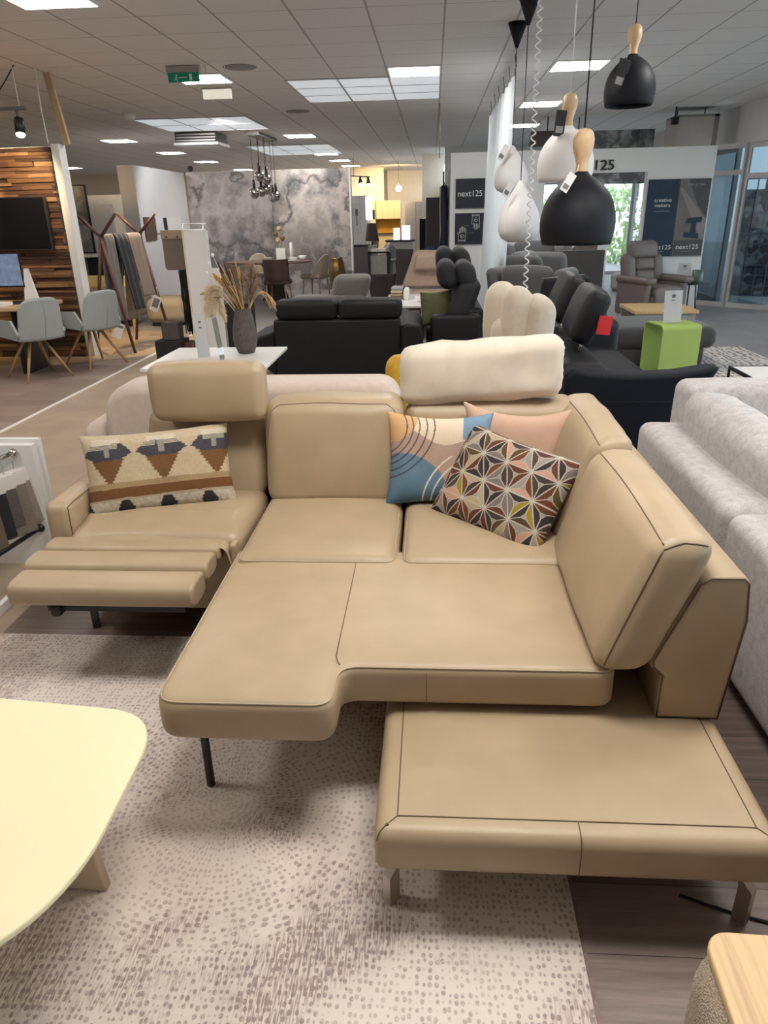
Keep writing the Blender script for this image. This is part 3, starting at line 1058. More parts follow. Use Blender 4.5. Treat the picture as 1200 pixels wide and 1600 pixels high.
# ================================================================ rug
def rug_mat():
    m, t, p = new_mat('dotted_rug')
    co = t.coords()
    # dots laid in wide arcs: bend the coordinates, then scatter cells
    v1 = t.n('ShaderNodeTexVoronoi', feature='F1', i_Scale=1.0, i_Randomness=0.42)
    sx = t.n('ShaderNodeSeparateXYZ')
    t.l(co, sx.inputs[0])
    dx, dy = t.math('SUBTRACT', sx.outputs['X'], 0.42), t.math('SUBTRACT', sx.outputs['Y'], 0.34)
    rr = t.math('SQRT', t.math('ADD', t.math('MULTIPLY', dx, dx), t.math('MULTIPLY', dy, dy)))
    pol = t.n('ShaderNodeCombineXYZ')
    t.l(t.math('MULTIPLY', rr, 58.0), pol.inputs[0])
    t.l(t.math('MULTIPLY', t.math('ARCTAN2', dy, dx), 17.0), pol.inputs[1])
    pick = t.n('ShaderNodeMix', data_type='VECTOR')
    t.l(t.math('LESS_THAN', t.math('ADD', rr, t.math('MULTIPLY', t.noise(co, 6, 2), 0.12)), 0.52), pick.inputs[0])
    t.l(t.coords((70, 56, 1)), pick.inputs[4])
    t.l(pol.outputs[0], pick.inputs[5])
    t.l(pick.outputs[1], v1.inputs['Vector'])
    dot = t.ramp(v1.outputs['Distance'], [(0.30, 1.0), (0.40, 0.0)])
    mask = t.ramp(t.noise(co, 2.1, 4, 0.6), [(0.38, 0.5), (0.62, 1.0)])
    streak = t.ramp(t.noise(t.coords((220, 26, 1)), 1.0, 2), [(0.42, 0.0), (0.6, 1.0)])
    zone = t.ramp(t.noise(t.coords((1.5, 2.2, 1)), 1.3, 5, 0.65), [(0.5, 0.0), (0.62, 1.0)])
    a = t.math('MULTIPLY', dot, t.math('MULTIPLY', mask, t.ramp(t.noise(co, 130, 2), [(0.35, 0.45), (0.6, 1.0)])))
    b2 = t.math('MULTIPLY', t.math('MULTIPLY', streak, zone), 0.95)
    fac = t.math('MINIMUM', t.math('ADD', a, b2), 1.0)
    sep = t.n('ShaderNodeSeparateXYZ')
    t.l(co, sep.inputs[0])
    base = t.ramp(t.noise(co, 1.4, 3), [(0.35, (0.66, 0.57, 0.515)), (0.65, (0.81, 0.735, 0.665))])
    c = t.mix(t.math('MULTIPLY', fac, 0.82), base, (0.25, 0.17, 0.155))
    t.l(c, p.inputs['Base Color'])
    p.inputs['Roughness'].default_value = 0.8
    p.inputs['Sheen Weight'].default_value = 0.2
    b = t.n('ShaderNodeBump', i_Strength=0.35, i_Distance=0.004)
    t.l(t.math('SUBTRACT', t.noise(co, 260, 3), t.math('MULTIPLY', fac, 0.8)), b.inputs['Height'])
    t.l(b.outputs[0], p.inputs['Normal'])
    MATS['dotted_rug'] = m
rug_mat()
mat('rug_border', (0.24, 0.17, 0.155), 0.85, var=0.2, scale=60)
rg = thing('rug', 'large cream rug with mauve brown dots lying under the sofa and coffee table', 'rug', (-1.0, 1.2, 0.003))
B().box(-2.4, 0.352, -0.9, 2.415, 0.003, 0.010).obj('pile', 'dotted_rug', rg)
B().box(0.352, 0.362, -0.9, 2.415, 0.003, 0.009).obj('border', 'rug_border', rg)

# ================================================================ cream coffee table
mat('cream_lacquer', (0.86, 0.78, 0.51), 0.5, var=0.015, scale=3)
mat('cream_lacquer_leg', (0.62, 0.5, 0.34), 0.5, var=0.02)
ct = thing('coffee_table', 'low cream lacquered coffee table with rounded triangular top on the dotted rug', 'coffee table', (-1.35, 1.15, 0.01))
top = dens(round_poly([(-0.70, 1.475), (-0.685, 0.80), (-1.15, 0.66), (-2.15, 0.75), (-2.15, 1.62)], (0.16, 0.30, 0.25, 0.2, 0.2), 14), 0.03)
tz = 0.385
B().rprism(top, tz - 0.016, tz, 0.005, crown=0.0004).obj('tabletop', 'cream_lacquer', ct)
def slab(p0, p1, z0, z1, th, tap):
    p0, p1 = Vector(p0), Vector(p1)
    d = (p1 - p0)
    L = d.length
    b = B().rprism([(0, z1), (0, z0), (L, z0 + 0.0), (L - tap, z1)][::1], -th / 2, th / 2, 0.006, axis='y')
    return b.xf(Matrix.Translation((p0.x, p0.y, 0)) @ Matrix.Rotation(math.atan2(d.y, d.x), 4, 'Z'))
slab((-1.12, 1.262), (-0.815, 1.252), 0.012, tz - 0.016, 0.03, 0.03).obj('leg', 'cream_lacquer_leg', ct)
slab((-1.5, 0.95), (-1.62, 0.80), 0.012, tz - 0.016, 0.03, 0.03).obj('leg', 'cream_lacquer_leg', ct)
slab((-1.6, 1.3), (-1.9, 1.45), 0.012, tz - 0.016, 0.03, 0.03).obj('leg', 'cream_lacquer_leg', ct)

# ================================================================ boucle table with an oak top, lower right
wood_mat('oak', (0.50, 0.32, 0.145), (0.72, 0.50, 0.25), 'Y', 1.6, 0.4)
mat('oak_edge', (0.34, 0.19, 0.08), 0.5, var=0.1)
def boucle(name, c):
    m, t, p = new_mat(name)
    v = t.n('ShaderNodeTexVoronoi', i_Scale=300.0)
    t.l(t.coords(), v.inputs['Vector'])
    t.l(t.ramp(v.outputs['Distance'], [(0.1, tuple(q * 1.15 for q in c)), (0.7, tuple(q * 0.6 for q in c))]), p.inputs['Base Color'])
    p.inputs['Roughness'].default_value = 0.95
    b = t.n('ShaderNodeBump', i_Strength=0.8, i_Distance=0.004)
    b.invert = True
    t.l(v.outputs['Distance'], b.inputs['Height'])
    t.l(b.outputs[0], p.inputs['Normal'])
    MATS[name] = m
boucle('boucle_beige', (0.50, 0.41, 0.31))
ot = thing('pouf_table', 'beige boucle pouf with a rounded oak tray top at the lower right corner', 'side table', (0.75, 0.6, 0.0))
tp = dens(rounded(0.462, 1.0, 0.30, 0.868, 0.04, 6), 0.05)
M = Matrix.Translation((0.462, 0.868, 0)) @ Matrix.Rotation(math.radians(-2), 4, 'Z') @ Matrix.Translation((-0.462, -0.868, 0))
oo = B().rprism(tp, 0.432, 0.45, 0.004).xf(M).obj('oak_top', 'oak', ot)
bb = dens(rounded(0.435, 1.02, 0.28, 0.875, 0.09, 8), 0.05)
B().rprism(bb, 0.004, 0.437, 0.05).xf(M).obj('body', 'boucle_beige', ot)

# ================================================================ pale grey fabric sofa on the right, seen from behind
def fabric(name, c, var=0.13, sc=260, rough=0.9):
    return mat(name, c, rough, var=var, scale=sc, bump=0.3, bscale=sc * 1.3, sheen=0.25)
def chenille(name, c):
    m, t, p = new_mat(name)
    v = t.math('ADD', t.math('MULTIPLY', t.noise(t.coords(), 210, 3, 0.7), 0.55), t.math('MULTIPLY', t.noise(t.coords(), 26, 4, 0.65), 0.45))
    t.l(t.ramp(v, [(0.36, tuple(q * 0.62 for q in c)), (0.52, c), (0.66, tuple(q * 1.22 for q in c))]), p.inputs['Base Color'])
    p.inputs['Roughness'].default_value = 0.9
    p.inputs['Sheen Weight'].default_value = 0.3
    b = t.n('ShaderNodeBump', i_Strength=0.4, i_Distance=0.003)
    t.l(t.noise(t.coords(), 320, 3), b.inputs['Height'])
    t.l(b.outputs[0], p.inputs['Normal'])
    MATS[name] = m
chenille('grey_chenille', (0.5, 0.475, 0.468))
mat('grey_seam', (0.3, 0.28, 0.28), 0.9)
gs = thing('fabric_sofa', 'pale grey fabric sofa at the right edge, its low back beside the tan sofa', 'sofa', (1.5, 2.2, 0))
bk = B().soft(1.04, 1.30, 0.4, 2.385, 0.035, 0.592, 0.05, (0.004, 0, 0.004), mid=8, wr=0.004).obj('back_frame', 'grey_chenille', gs)
B().soft(1.04, 1.30, 2.39, 3.56, 0.035, 0.592, 0.05, (0.004, 0, 0.004), mid=8, wr=0.004).obj('back_frame', 'grey_chenille', gs)
B().soft(1.24, 2.3, 3.49, 3.72, 0.035, 0.775, 0.05, (0, 0.01, 0.012), wr=0.004).obj('armrest', 'grey_chenille', gs)
B().soft(1.24, 2.3, 0.4, 3.49, 0.05, 0.44, 0.04).obj('seat', 'grey_chenille', gs)
for (y0, y1, sd) in ((2.42, 3.47, 1), (1.35, 2.41, 2)):
    q = B().soft(1.255, 1.47, y0, y1, 0.42, 0.76, 0.075, (0.04, 0.02, 0.03), mid=8, wr=0.012, seed=sd, fn=leanx(-0.12, 0.42)).obj('back_cushion', 'grey_chenille', gs)
    pts = [(1.315 + 0.0, y0 + 0.07 + (y1 - y0 - 0.14) * k / 10, 0.752 + 0.022 * math.sin(PI * k / 10)) for k in range(11)]
    B().tube(pts, 0.003, 6).obj('seam', 'grey_seam', q)
for (x, y) in ((1.1, 0.5), (1.1, 3.5), (2.2, 3.6)):
    B().box(x - 0.03, x + 0.03, y - 0.03, y + 0.03, 0, 0.04).obj('leg', 'black_metal', gs)
# ================================================================ things just behind the tan sofa
mat('cream_fabric', (0.62, 0.52, 0.45), 0.85, var=0.04, scale=30, sheen=0.2, bump=0.08, bscale=350)
cs = thing('cream_sofa', 'cream pink fabric sofa with rounded back standing back to back with the tan sofa', 'sofa', (-0.9, 3.8, 0))
bkp = rounded(-1.64, -0.155, 0.09, 0.835, [0.03, 0.11, 0.17, 0.03], 8)
B().rprism(dens(bkp, 0.08), 3.36, 3.62, 0.05, axis='y').obj('back_panel', 'cream_fabric', cs)
B().soft(-1.80, -1.63, 3.42, 4.3, 0.09, 0.615, 0.06, (0.006, 0.01, 0.01)).obj('armrest', 'cream_fabric', cs)
B().soft(-1.63, -0.16, 3.6, 4.3, 0.09, 0.45, 0.05, (0, 0.01, 0.015)).obj('seat', 'cream_fabric', cs)
for x in (-1.7, -0.25):
    for y in (3.5, 4.2):
        B().tube([(x, y, 0), (x, y, 0.1)], 0.018, 8).obj('leg', 'black_metal', cs)
mat('mustard', (0.62, 0.36, 0.03), 0.85, var=0.1, scale=25, sheen=0.3)
ms = thing('mustard_armchair', 'mustard yellow tufted armchair peeking out between cream sofa and velvet headrest cushion', 'armchair', (0.02, 4.7, 0))
for k, (x0, x1) in enumerate(((-0.285, -0.10), (-0.10, 0.09), (0.09, 0.28))):
    B().soft(x0, x1, 4.42, 4.56, 0.38, 0.745 + (0.02 if k == 1 else 0), 0.06, (0.01, 0.03, 0.02)).obj('back_cushion', 'mustard', ms)
B().soft(-0.27, 0.27, 4.44, 5.0, 0.2, 0.46, 0.06, (0, 0, 0.02)).obj('seat', 'mustard', ms)
for x in (-0.2, 0.2):
    for y in (4.5, 4.9):
        B().tube([(x, y, 0), (x, y, 0.22)], 0.014, 8).obj('leg', 'black_metal', ms)
mat('ivory_fabric', (0.70, 0.62, 0.50), 0.85, var=0.04, scale=30, sheen=0.2, bump=0.06, bscale=350)
ic = thing('ivory_armchair', 'ivory armchair with folded puffy headrest wings behind the velvet headrest cushion', 'armchair', (0.58, 4.7, 0))
def bend(c, ax):
    return lambda p: (p[0] + c * (p[2] - 0.4), p[1], p[2])
B().soft(0.36, 0.72, 4.5, 4.72, 0.42, 0.96, 0.06, (0.01, 0.02, 0.02), fn=bend(0.03, 0)).obj('back_cushion', 'ivory_fabric', ic)
B().soft(0.35, 0.54, 4.60, 4.84, 0.74, 1.145, 0.085, (0.02, 0.02, 0.03), wr=0.01, seed=3).obj('headrest', 'ivory_fabric', ic)
B().soft(0.42, 0.62, 4.42, 4.66, 0.78, 1.13, 0.08, (0.02, 0.02, 0.03), wr=0.01, seed=4, fn=lambda p: (p[0] + 0.10 * (1.15 - p[2]) * 0 + 0.02, p[1], p[2] - (p[0] - 0.5) * 0.3)).obj('headrest', 'ivory_fabric', ic)
B().soft(0.565, 0.715, 4.36, 4.68, 0.74, 1.10, 0.065, (0.02, 0.02, 0.02), wr=0.006, seed=5, fn=lambda p: (p[0] + (p[2] - 0.9) * 0.12, p[1], p[2] - (p[0] - 0.6) * 0.25)).obj('headrest', 'ivory_fabric', ic)
B().soft(0.34, 0.765, 4.55, 5.3, 0.15, 0.45, 0.06, (0, 0, 0.02)).obj('seat', 'ivory_fabric', ic)
for x in (0.4, 0.71):
    for y in (4.65, 5.2):
        B().tube([(x, y, 0), (x, y, 0.17)], 0.016, 8).obj('leg', 'black_metal', ic)

# white table with vase
wt = thing('white_table', 'square white glass-topped table behind the cream sofa, carrying the grey vase', 'table', (-1.38, 4.56, 0))
B().rprism(rounded(-1.77, -1.0, 4.2, 4.94, 0.008, 2), 0.725, 0.745, 0.004).obj('tabletop', 'white_gloss', wt)
B().soft(-1.47, -1.29, 4.47, 4.65, 0.02, 0.726, 0.02).obj('column', 'white_gloss', wt)
B().soft(-1.63, -1.13, 4.31, 4.81, 0.0, 0.03, 0.012).obj('base', 'white_gloss', wt)
mat('ribbed_grey', (0.10, 0.085, 0.075), 0.75, var=0.35, scale=9, bump=0.3, bscale=70, stretch=(30, 30, 2))
vp = [(0.0, 0.0), (0.052, 0.0), (0.066, 0.03), (0.078, 0.075), (0.080, 0.1), (0.076, 0.15), (0.066, 0.21), (0.054, 0.27), (0.051, 0.285), (0.045, 0.285), (0.046, 0.27), (0.06, 0.2), (0.06, 0.1), (0.0, 0.06)]
solo(B().lathe(vp, (-1.235, 4.72, 0.7455), 28), 'vase', 'ribbed_grey', 'dark grey ribbed vase of dried flowers on the square white table', 'vase')
mat('straw', (0.60, 0.42, 0.20), 0.9, var=0.25, scale=40)
mat('plume_cream', (0.72, 0.60, 0.40), 0.95, var=0.15, scale=60)
mat('plume_taupe', (0.36, 0.25, 0.18), 0.95, var=0.25, scale=60)
mat('stem_brown', (0.20, 0.105, 0.045), 0.9, var=0.3, scale=60)
mat('ochre', (0.55, 0.27, 0.03), 0.9, var=0.25, scale=60)
mat('plum_dark', (0.06, 0.035, 0.04), 0.9, var=0.3, scale=60)
bq = thing('dried_bouquet', 'dried bouquet of pampas plumes, reeds and seed heads in the grey vase', 'dried flowers', (-1.235, 4.72, 0.99))
V0 = Vector((-1.235, 4.72, 1.0))
def arc(p0, p1, bendv, n=10):
    p0, p1, bv = Vector(p0), Vector(p1), Vector(bendv)
    return [p0.lerp(p1, k / n) + bv * (4 * (k / n) * (1 - k / n)) for k in range(n + 1)]
def plume(path, m, rad, seed, n=420, ln=0.05):
    rnd = random.Random(seed)
    b = B()
    b.tube(path, 0.0025, 5)
    for k in range(n):
        t = 0.35 + 0.65 * rnd.random()
        i = t * (len(path) - 1)
        a = min(int(i), len(path) - 2)
        p = path[a].lerp(path[a + 1], i - a)
        d = (path[a + 1] - path[a]).normalized()
        s = Vector((rnd.uniform(-1, 1), rnd.uniform(-1, 1), rnd.uniform(-1, 1)))
        w = rad * math.sin(PI * min(1, (t - 0.3) / 0.75)) ** 0.7
        q = p + s * w * 0.75 + d * ln * 0.6 + Vector((0, 0, -0.25 * w))
        e = (q - p).orthogonal().normalized() * 0.0042
        b.add([p - e, p + e, q + d * ln * 0.5], [(0, 1, 2)])
    return b.obj('plume', m, bq)
plume(arc(V0 + Vector((-0.01, 0, -0.05)), V0 + Vector((-0.22, -0.04, 0.02)), (-0.03, 0, 0.17)), 'plume_cream', 0.075, 1, 620)
plume(arc(V0 + Vector((-0.01, 0, -0.05)), V0 + Vector((-0.12, -0.05, 0.01)), (-0.06, 0, 0.13)), 'plume_cream', 0.06, 2, 460)
plume(arc(V0 + Vector((0.01, 0, -0.05)), V0 + Vector((0.075, 0.02, 0.27)), (0.015, 0, 0.0)), 'plume_taupe', 0.085, 3, 1100)
rnd = random.Random(4)
for k in range(26):
    x = -0.0 - 0.15 * rnd.random()
    b = B().tube(arc(V0 + Vector((rnd.uniform(-0.02, 0.02), rnd.uniform(-0.02, 0.02), -0.05)), V0 + Vector((x, rnd.uniform(-0.06, 0.06), 0.17 + 0.16 * rnd.random())), (0.012, 0, 0.01)), 0.0035, 5)
    b.obj('reed', rnd.choice(['straw', 'straw', 'stem_brown']), bq)
for (dx, dz, m, r) in ((-0.17, 0.28, 'ochre', 0.013), (-0.12, 0.30, 'ochre', 0.013), (-0.09, 0.25, 'ochre', 0.012), (0.0, 0.32, 'ochre', 0.011), (-0.09, 0.36, 'plum_dark', 0.012), (-0.13, 0.35, 'plum_dark', 0.011), (-0.05, 0.33, 'stem_brown', 0.01)):
    b = B()
    e = V0 + Vector((dx, 0.0, dz * 0.9))
    pth = arc(V0 + Vector((0, 0, -0.05)), e, (0.0, 0, 0.02))
    b.tube(pth, [0.003] * 7 + [r * 0.7, r, r, r * 0.4], 7)
    b.obj('seed_head', m, bq)
for (dx, dz) in ((-0.17, 0.36), (-0.2, 0.31), (-0.22, 0.25), (-0.19, 0.235)):
    b = B().tube([V0 + Vector((-0.02, 0, 0)), V0 + Vector((dx, 0.03, dz))], 0.0015, 4)
    b.ball(V0 + Vector((dx, 0.03, dz)), 0.012, 8, 6)
    b.obj('bud', 'white_gloss', bq)
b = B()
for k in range(9):
    b.tube(arc(V0 + Vector((0.02, 0, -0.05)), V0 + Vector((0.21 + 0.02 * math.sin(k), 0.03 * math.cos(k * 2), 0.06 - 0.006 * k)), (0.0, 0.002 * k, 0.12 + 0.004 * k), 12), 0.0025, 5)
b.obj('arching_grass', 'straw', bq)
b = B().tube(arc(V0 + Vector((-0.02, 0, 0)), V0 + Vector((-0.275, 0.02, 0.12)), (0.0, 0, 0.06)), [0.002] * 7 + [0.006, 0.011, 0.011, 0.006], 6)
b.obj('seed_head', 'ochre', bq)
mat('paper', (0.82, 0.80, 0.76), 0.7, var=0.02)
mat('print_grey', (0.2, 0.19, 0.2), 0.7, var=0.1)
def acrylic_stand(x, y, z, w, h, rz, label, marks=True, lean_=0.12):
    t = thing('brochure_stand', label, 'brochure stand', (0, 0, 0))
    M = T(x, y, z, rz) @ Matrix.Rotation(-lean_, 4, 'X')
    B().box(-w / 2, w / 2, -0.003, -0.001, 0, h).box(-w / 2, w / 2, -0.001, 0.12 * 0.4, 0, 0.003).xf(M).obj('acrylic_holder', 'clear_acrylic', t)
    B().box(-w / 2 + 0.004, w / 2 - 0.004, 0.0, 0.0015, 0.004, h - 0.003).xf(M).obj('sheet', 'paper', t)
    if marks:
        b = B().ball((0, -0.0012, h * 0.82), w * 0.12, 12, 6, (1, 0.02, 0.7)).box(-w * 0.10, w * 0.10, -0.0016, -0.0008, h * 0.68, h * 0.71)
        b.xf(M).obj('printed_emblem', 'print_grey', t)
    return t
acrylic_stand(-1.475, 4.56, 0.7455, 0.085, 0.27, math.radians(28), 'narrow white price card in clear holder at left of the grey vase')
acrylic_stand(-1.33, 4.47, 0.7455, 0.05, 0.26, math.radians(70), 'clear price card holder seen edge-on in front of the grey vase', False)

# ================================================================ black leather sofa seen from behind
mat('black_leather', (0.010, 0.0095, 0.0105), 0.5, spec=0.3, var=0.12, scale=8, bump=0.08, bscale=200)
bs = thing('black_sofa', 'black leather two-seat sofa seen from behind, with two folded headrests', 'sofa', (-0.92, 7.5, 0))
B().soft(-1.545, -0.31, 7.0, 7.2, 0.05, 0.652, 0.03, (0, 0.008, 0.004)).obj('back_panel', 'black_leather', bs)
for (x0, x1) in ((-1.515, -0.915), (-0.905, -0.295)):
    q = B().soft(x0, x1, 6.985, 7.24, 0.655, 0.828, 0.05, (0.005, 0.012, 0.012)).obj('headrest', 'black_leather', bs)
for sgn, xa in ((-1, -1.54), (1, -0.315)):
    pr_ = [(xa, 0.08), (xa + sgn * 0.36, 0.34), (xa + sgn * 0.36, 0.40), (xa + sgn * 0.30, 0.45), (xa, 0.54)]
    if sgn > 0:
        pr_ = [(xa, 0.08), (xa + 0.2, 0.2), (xa + 0.235, 0.45), (xa + 0.2, 0.575), (xa + 0.08, 0.60), (xa, 0.56)]
    B().rprism(dens(pr_, 0.06), 7.04, 8.0, 0.03, axis='y').obj('armrest', 'black_leather', bs)
B().soft(-1.54, -0.32, 7.2, 7.98, 0.12, 0.44, 0.05, (0, 0, 0.015)).obj('seat', 'black_leather', bs)
for x in (-1.45, -0.4):
    for y in (7.1, 7.9):
        B().box(x - 0.02, x + 0.02, y - 0.02, y + 0.02, 0, 0.13).obj('leg', 'chrome', bs)
# second black sofa, at a right angle, headrests up
b2 = thing('charcoal_sofa', 'charcoal leather sofa facing left with tall split headrests, right of the black sofa', 'sofa', (0.2, 8.0, 0))
B().soft(-0.02, 0.50, 7.45, 7.6, 0.06, 0.62, 0.045, (0, 0.01, 0.006)).obj('armrest', 'black_leather', b2)
B().soft(0.36, 0.53, 7.6, 9.1, 0.06, 0.66, 0.04).obj('back_panel', 'black_leather', b2)
B().soft(-0.06, 0.4, 7.62, 9.1, 0.14, 0.46, 0.05, (0, 0, 0.015)).obj('seat', 'black_leather', b2)
mat('charcoal_fabric', (0.016, 0.016, 0.019), 0.75, var=0.12, scale=20, sheen=0.05)
sh = lambda k, z0: (lambda p: (p[0] + (p[2] - z0) * k, p[1], p[2]))
for (y0, y1) in ((7.62, 8.32), (8.34, 9.04)):
    B().soft(0.14, 0.36, y0, y1, 0.46, 0.92, 0.07, (0.03, 0.01, 0.01), fn=sh(0.36, 0.5)).obj('back_cushion', 'charcoal_fabric', b2)
    for dx in (0.05, 0.255):
        B().soft(dx + 0.02, dx + 0.20, y0 + 0.03, y1 - 0.03, 0.85, 1.12 - (dx > 0.1) * 0.01 + (y0 > 8) * 0.10, 0.085, (0.02, 0.01, 0.01), fn=sh(-0.1 if dx < 0.1 else -0.2, 0.9)).obj('headrest', 'charcoal_fabric', b2)
for x in (0.02, 0.45):
    for y in (7.7, 9.0):
        B().box(x - 0.02, x + 0.02, y - 0.02, y + 0.02, 0, 0.15).obj('leg', 'chrome', b2)
mat('olive_velvet', (0.10, 0.10, 0.04), 0.8, var=0.15, scale=30, sheen=0.3)
ol = (0.1, 0.1, 0.04)
pillow('olive_cushion', 0.36, 0.36, 0.13, (0.04, 7.80, 0.645), (0.9, 0.4, 0.0), (0.16, 0.12, 1), lambda u, v: ol, 'olive_velvet', 'olive green piped cushion leaning on the charcoal leather sofa', piping='straw', nx=40, ny=40, pinch=0.06)

# grey fabric recliner piece behind the black sofa
fabric('mid_grey_fabric', (0.20, 0.185, 0.175), 0.1, 160)
gc = thing('grey_loveseat', 'mid grey fabric sofa end with upright headrest behind the black sofa', 'sofa', (-1.2, 9.2, 0))
B().soft(-1.72, -0.83, 9.0, 9.2, 0.08, 0.675, 0.05).obj('back_panel', 'mid_grey_fabric', gc)
B().soft(-1.24, -0.80, 9.05, 9.26, 0.62, 0.90, 0.07, (0.01, 0.02, 0.01), fn=lambda p: (p[0] + (p[2] - 0.7) * 0.25, p[1], p[2])).obj('headrest', 'mid_grey_fabric', gc)
B().soft(-1.72, -0.83, 9.2, 9.9, 0.1, 0.44, 0.05).obj('seat', 'mid_grey_fabric', gc)
for x in (-1.65, -0.9):
    for y in (9.05, 9.8):
        B().box(x - 0.02, x + 0.02, y - 0.02, y + 0.02, 0, 0.1).obj('leg', 'black_metal', gc)
# dark tub chair and lounge chair with beige cushions
mat('espresso', (0.030, 0.022, 0.02), 0.7, var=0.1, scale=20)
dt = thing('tub_chair', 'low dark brown tub chair left of the beige lounge chair', 'armchair', (-0.8, 12.6, 0))
B().rprism(dens([(-1.10, 0.66), (-0.60, 0.66), (-0.66, 0.12), (-0.98, 0.12)], 0.08), 12.3, 12.45, 0.03, axis='y').obj('backrest', 'espresso', dt)
B().soft(-1.02, -0.62, 12.4, 12.95, 0.12, 0.42, 0.05).obj('seat', 'espresso', dt)
B().lathe([(0.2, 0), (0.2, 0.02), (0.03, 0.03), (0.03, 0.14)], (-0.82, 12.65, 0), 20).obj('pedestal', 'black_metal', dt)
mat('beige_leather', (0.46, 0.345, 0.27), 0.6, var=0.05, scale=10)
lc = thing('lounge_chair', 'beige cushioned lounge chair in a dark shell, in front of the white studio wall', 'armchair', (-0.1, 12.0, 0))
B().rprism(dens([(-0.58, 0.2), (-0.58, 1.06), (-0.30, 1.05), (-0.44, 0.55), (-0.40, 0.2)], 0.08), 11.95, 12.2, 0.02, axis='y').obj('shell_wing', 'espresso', lc)
B().rprism(dens([(-0.50, 0.48), (-0.30, 1.0), (-0.24, 1.04), (0.22, 1.03), (0.31, 1.0), (0.28, 0.48)], 0.08), 11.88, 12.14, 0.05, axis='y').obj('back_cushion', 'beige_leather', lc)
B().soft(-0.30, 0.205, 11.78, 11.93, 0.745, 0.985, 0.05, (0.005, 0.02, 0.01), fn=lambda p: (p[0] + (p[2] - 0.75) * 0.2, p[1], p[2])).obj('headrest', 'beige_leather', lc)
B().soft(-0.42, 0.28, 11.3, 12.0, 0.2, 0.45, 0.06, (0, 0, 0.02)).obj('seat', 'beige_leather', lc)
B().soft(-0.2, 0.1, 11.5, 11.8, 0.0, 0.21, 0.02).obj('base', 'black_metal', lc)
# low white table with throws, tray and plate
lt = thing('white_coffee_table', 'low white table carrying folded throws, behind the black sofa', 'coffee table', (-0.2, 10.6, 0))
B().rprism(rounded(-0.66, 0.28, 9.75, 11.2, 0.02, 3), 0.42, 0.45, 0.006).obj('tabletop', 'white_gloss', lt)
for x in (-0.55, 0.18):
    B().box(x - 0.02, x + 0.02, 9.9, 11.1, 0.0, 0.42).obj('leg', 'white_gloss', lt)
for k, (c, lb) in enumerate((((0.17, 0.15, 0.14), 'dark taupe folded throw, lowest in the pile on the low white table'), ((0.34, 0.27, 0.17), 'camel folded throw, second from the bottom of the pile'), ((0.52, 0.42, 0.27), 'pale gold folded throw, third in the pile on the white table'), ((0.33, 0.31, 0.33), 'grey folded throw on top of the pile on the white table'))):
    m_ = fabric('throw_%d' % k, c, 0.15, 90)
    solo(B().soft(-0.60 + 0.006 * k, -0.42, 10.5, 10.8, 0.451 + 0.042 * k, 0.49 + 0.042 * k, 0.018, (0.004, 0.004, 0.003), wr=0.004, seed=k), 'folded_throw', m_, lb, 'throw', 'folded throws on the low white table')
solo(B().soft(-0.40, -0.33, 10.45, 10.75, 0.451, 0.60, 0.03, (0.008, 0, 0.01), wr=0.006), 'rolled_towel', 'paper', 'white striped rolled towel standing beside the folded throws', 'towel')
solo(B().rprism(rounded(-0.27, 0.12, 10.6, 10.85, 0.02), 0.451, 0.485, 0.004), 'serving_tray', 'white_gloss', 'white rectangular tray at the far side of the low white table', 'tray')
solo(B().lathe([(0.0, 0.0), (0.12, 0.0), (0.2, 0.012), (0.205, 0.016), (0.12, 0.008), (0, 0.006)], (0.0, 10.15, 0.451), 28), 'plate', 'white_gloss', 'round white glass plate at the near side of the low white table', 'plate')
# ================================================================ left side: consulting corner and display
def slat_wall():
    rnd = random.Random(12)
    b, cols = B(), []
    z = 0.0
    pal = [sr(98, 66, 46), sr(120, 84, 56), sr(140, 102, 70), sr(84, 54, 40), sr(158, 120, 84), sr(70, 46, 36)]
    while z < 2.34:
        h = rnd.uniform(0.028, 0.05)
        h = min(h, 2.36 - z)
        x = -7.4 - rnd.random() * 0.4
        while x < -4.345:
            L = rnd.uniform(0.25, 0.95)
            x1 = min(x + L, -4.345)
            d = rnd.uniform(0.0, 0.05)
            n0 = len(b.v)
            jz = rnd.uniform(-0.004, 0.004)
            b.box(x, x1 - 0.003, 8.78 - d, 8.83, z, z + h - 0.003)
            for i in (1, 5, 3, 7):
                b.v[n0 + i].z += jz
            c = rnd.choice(pal)
            cols += [c] * 8
            x = x1
        z += h
    return b, cols
def slat_mat():
    m, t, p = new_mat('reclaimed_wood')
    a = t.n('ShaderNodeAttribute')
    a.attribute_name = 'pattern'
    g = t.noise(t.coords((3, 8, 40)), 2.0, 5, 0.7)
    mul = t.n('ShaderNodeMix', data_type='RGBA', blend_type='MULTIPLY')
    mul.inputs[0].default_value = 1
    t.l(a.outputs['Color'], mul.inputs[6])
    t.l(t.ramp(g, [(0.3, 0.45), (0.7, 1.15)]), mul.inputs[7])
    t.l(mul.outputs[2], p.inputs['Base Color'])
    p.inputs['Roughness'].default_value = 0.7
    MATS['reclaimed_wood'] = m
slat_mat()
sw = thing('slatted_wood_partition', 'partition clad in stacked reclaimed wood strips behind the television', 'partition', (-5.8, 8.85, 0))
b, cols = slat_wall()
b.obj('wood_cladding', 'reclaimed_wood', sw, cols)
B().box(-7.6, -4.335, 8.83, 8.93, 0, 2.37).obj('core', 'wall_white', sw)
B().box(-4.34, -4.25, 8.80, 8.97, 0, 2.39).obj('end_post', 'panel_white', sw)
mat('screen_black', (0.008, 0.008, 0.01), 0.12, var=0.1)
tv = thing('television', 'large black flat television mounted on the slatted wood partition', 'television', (-5.2, 8.7, 1.27))
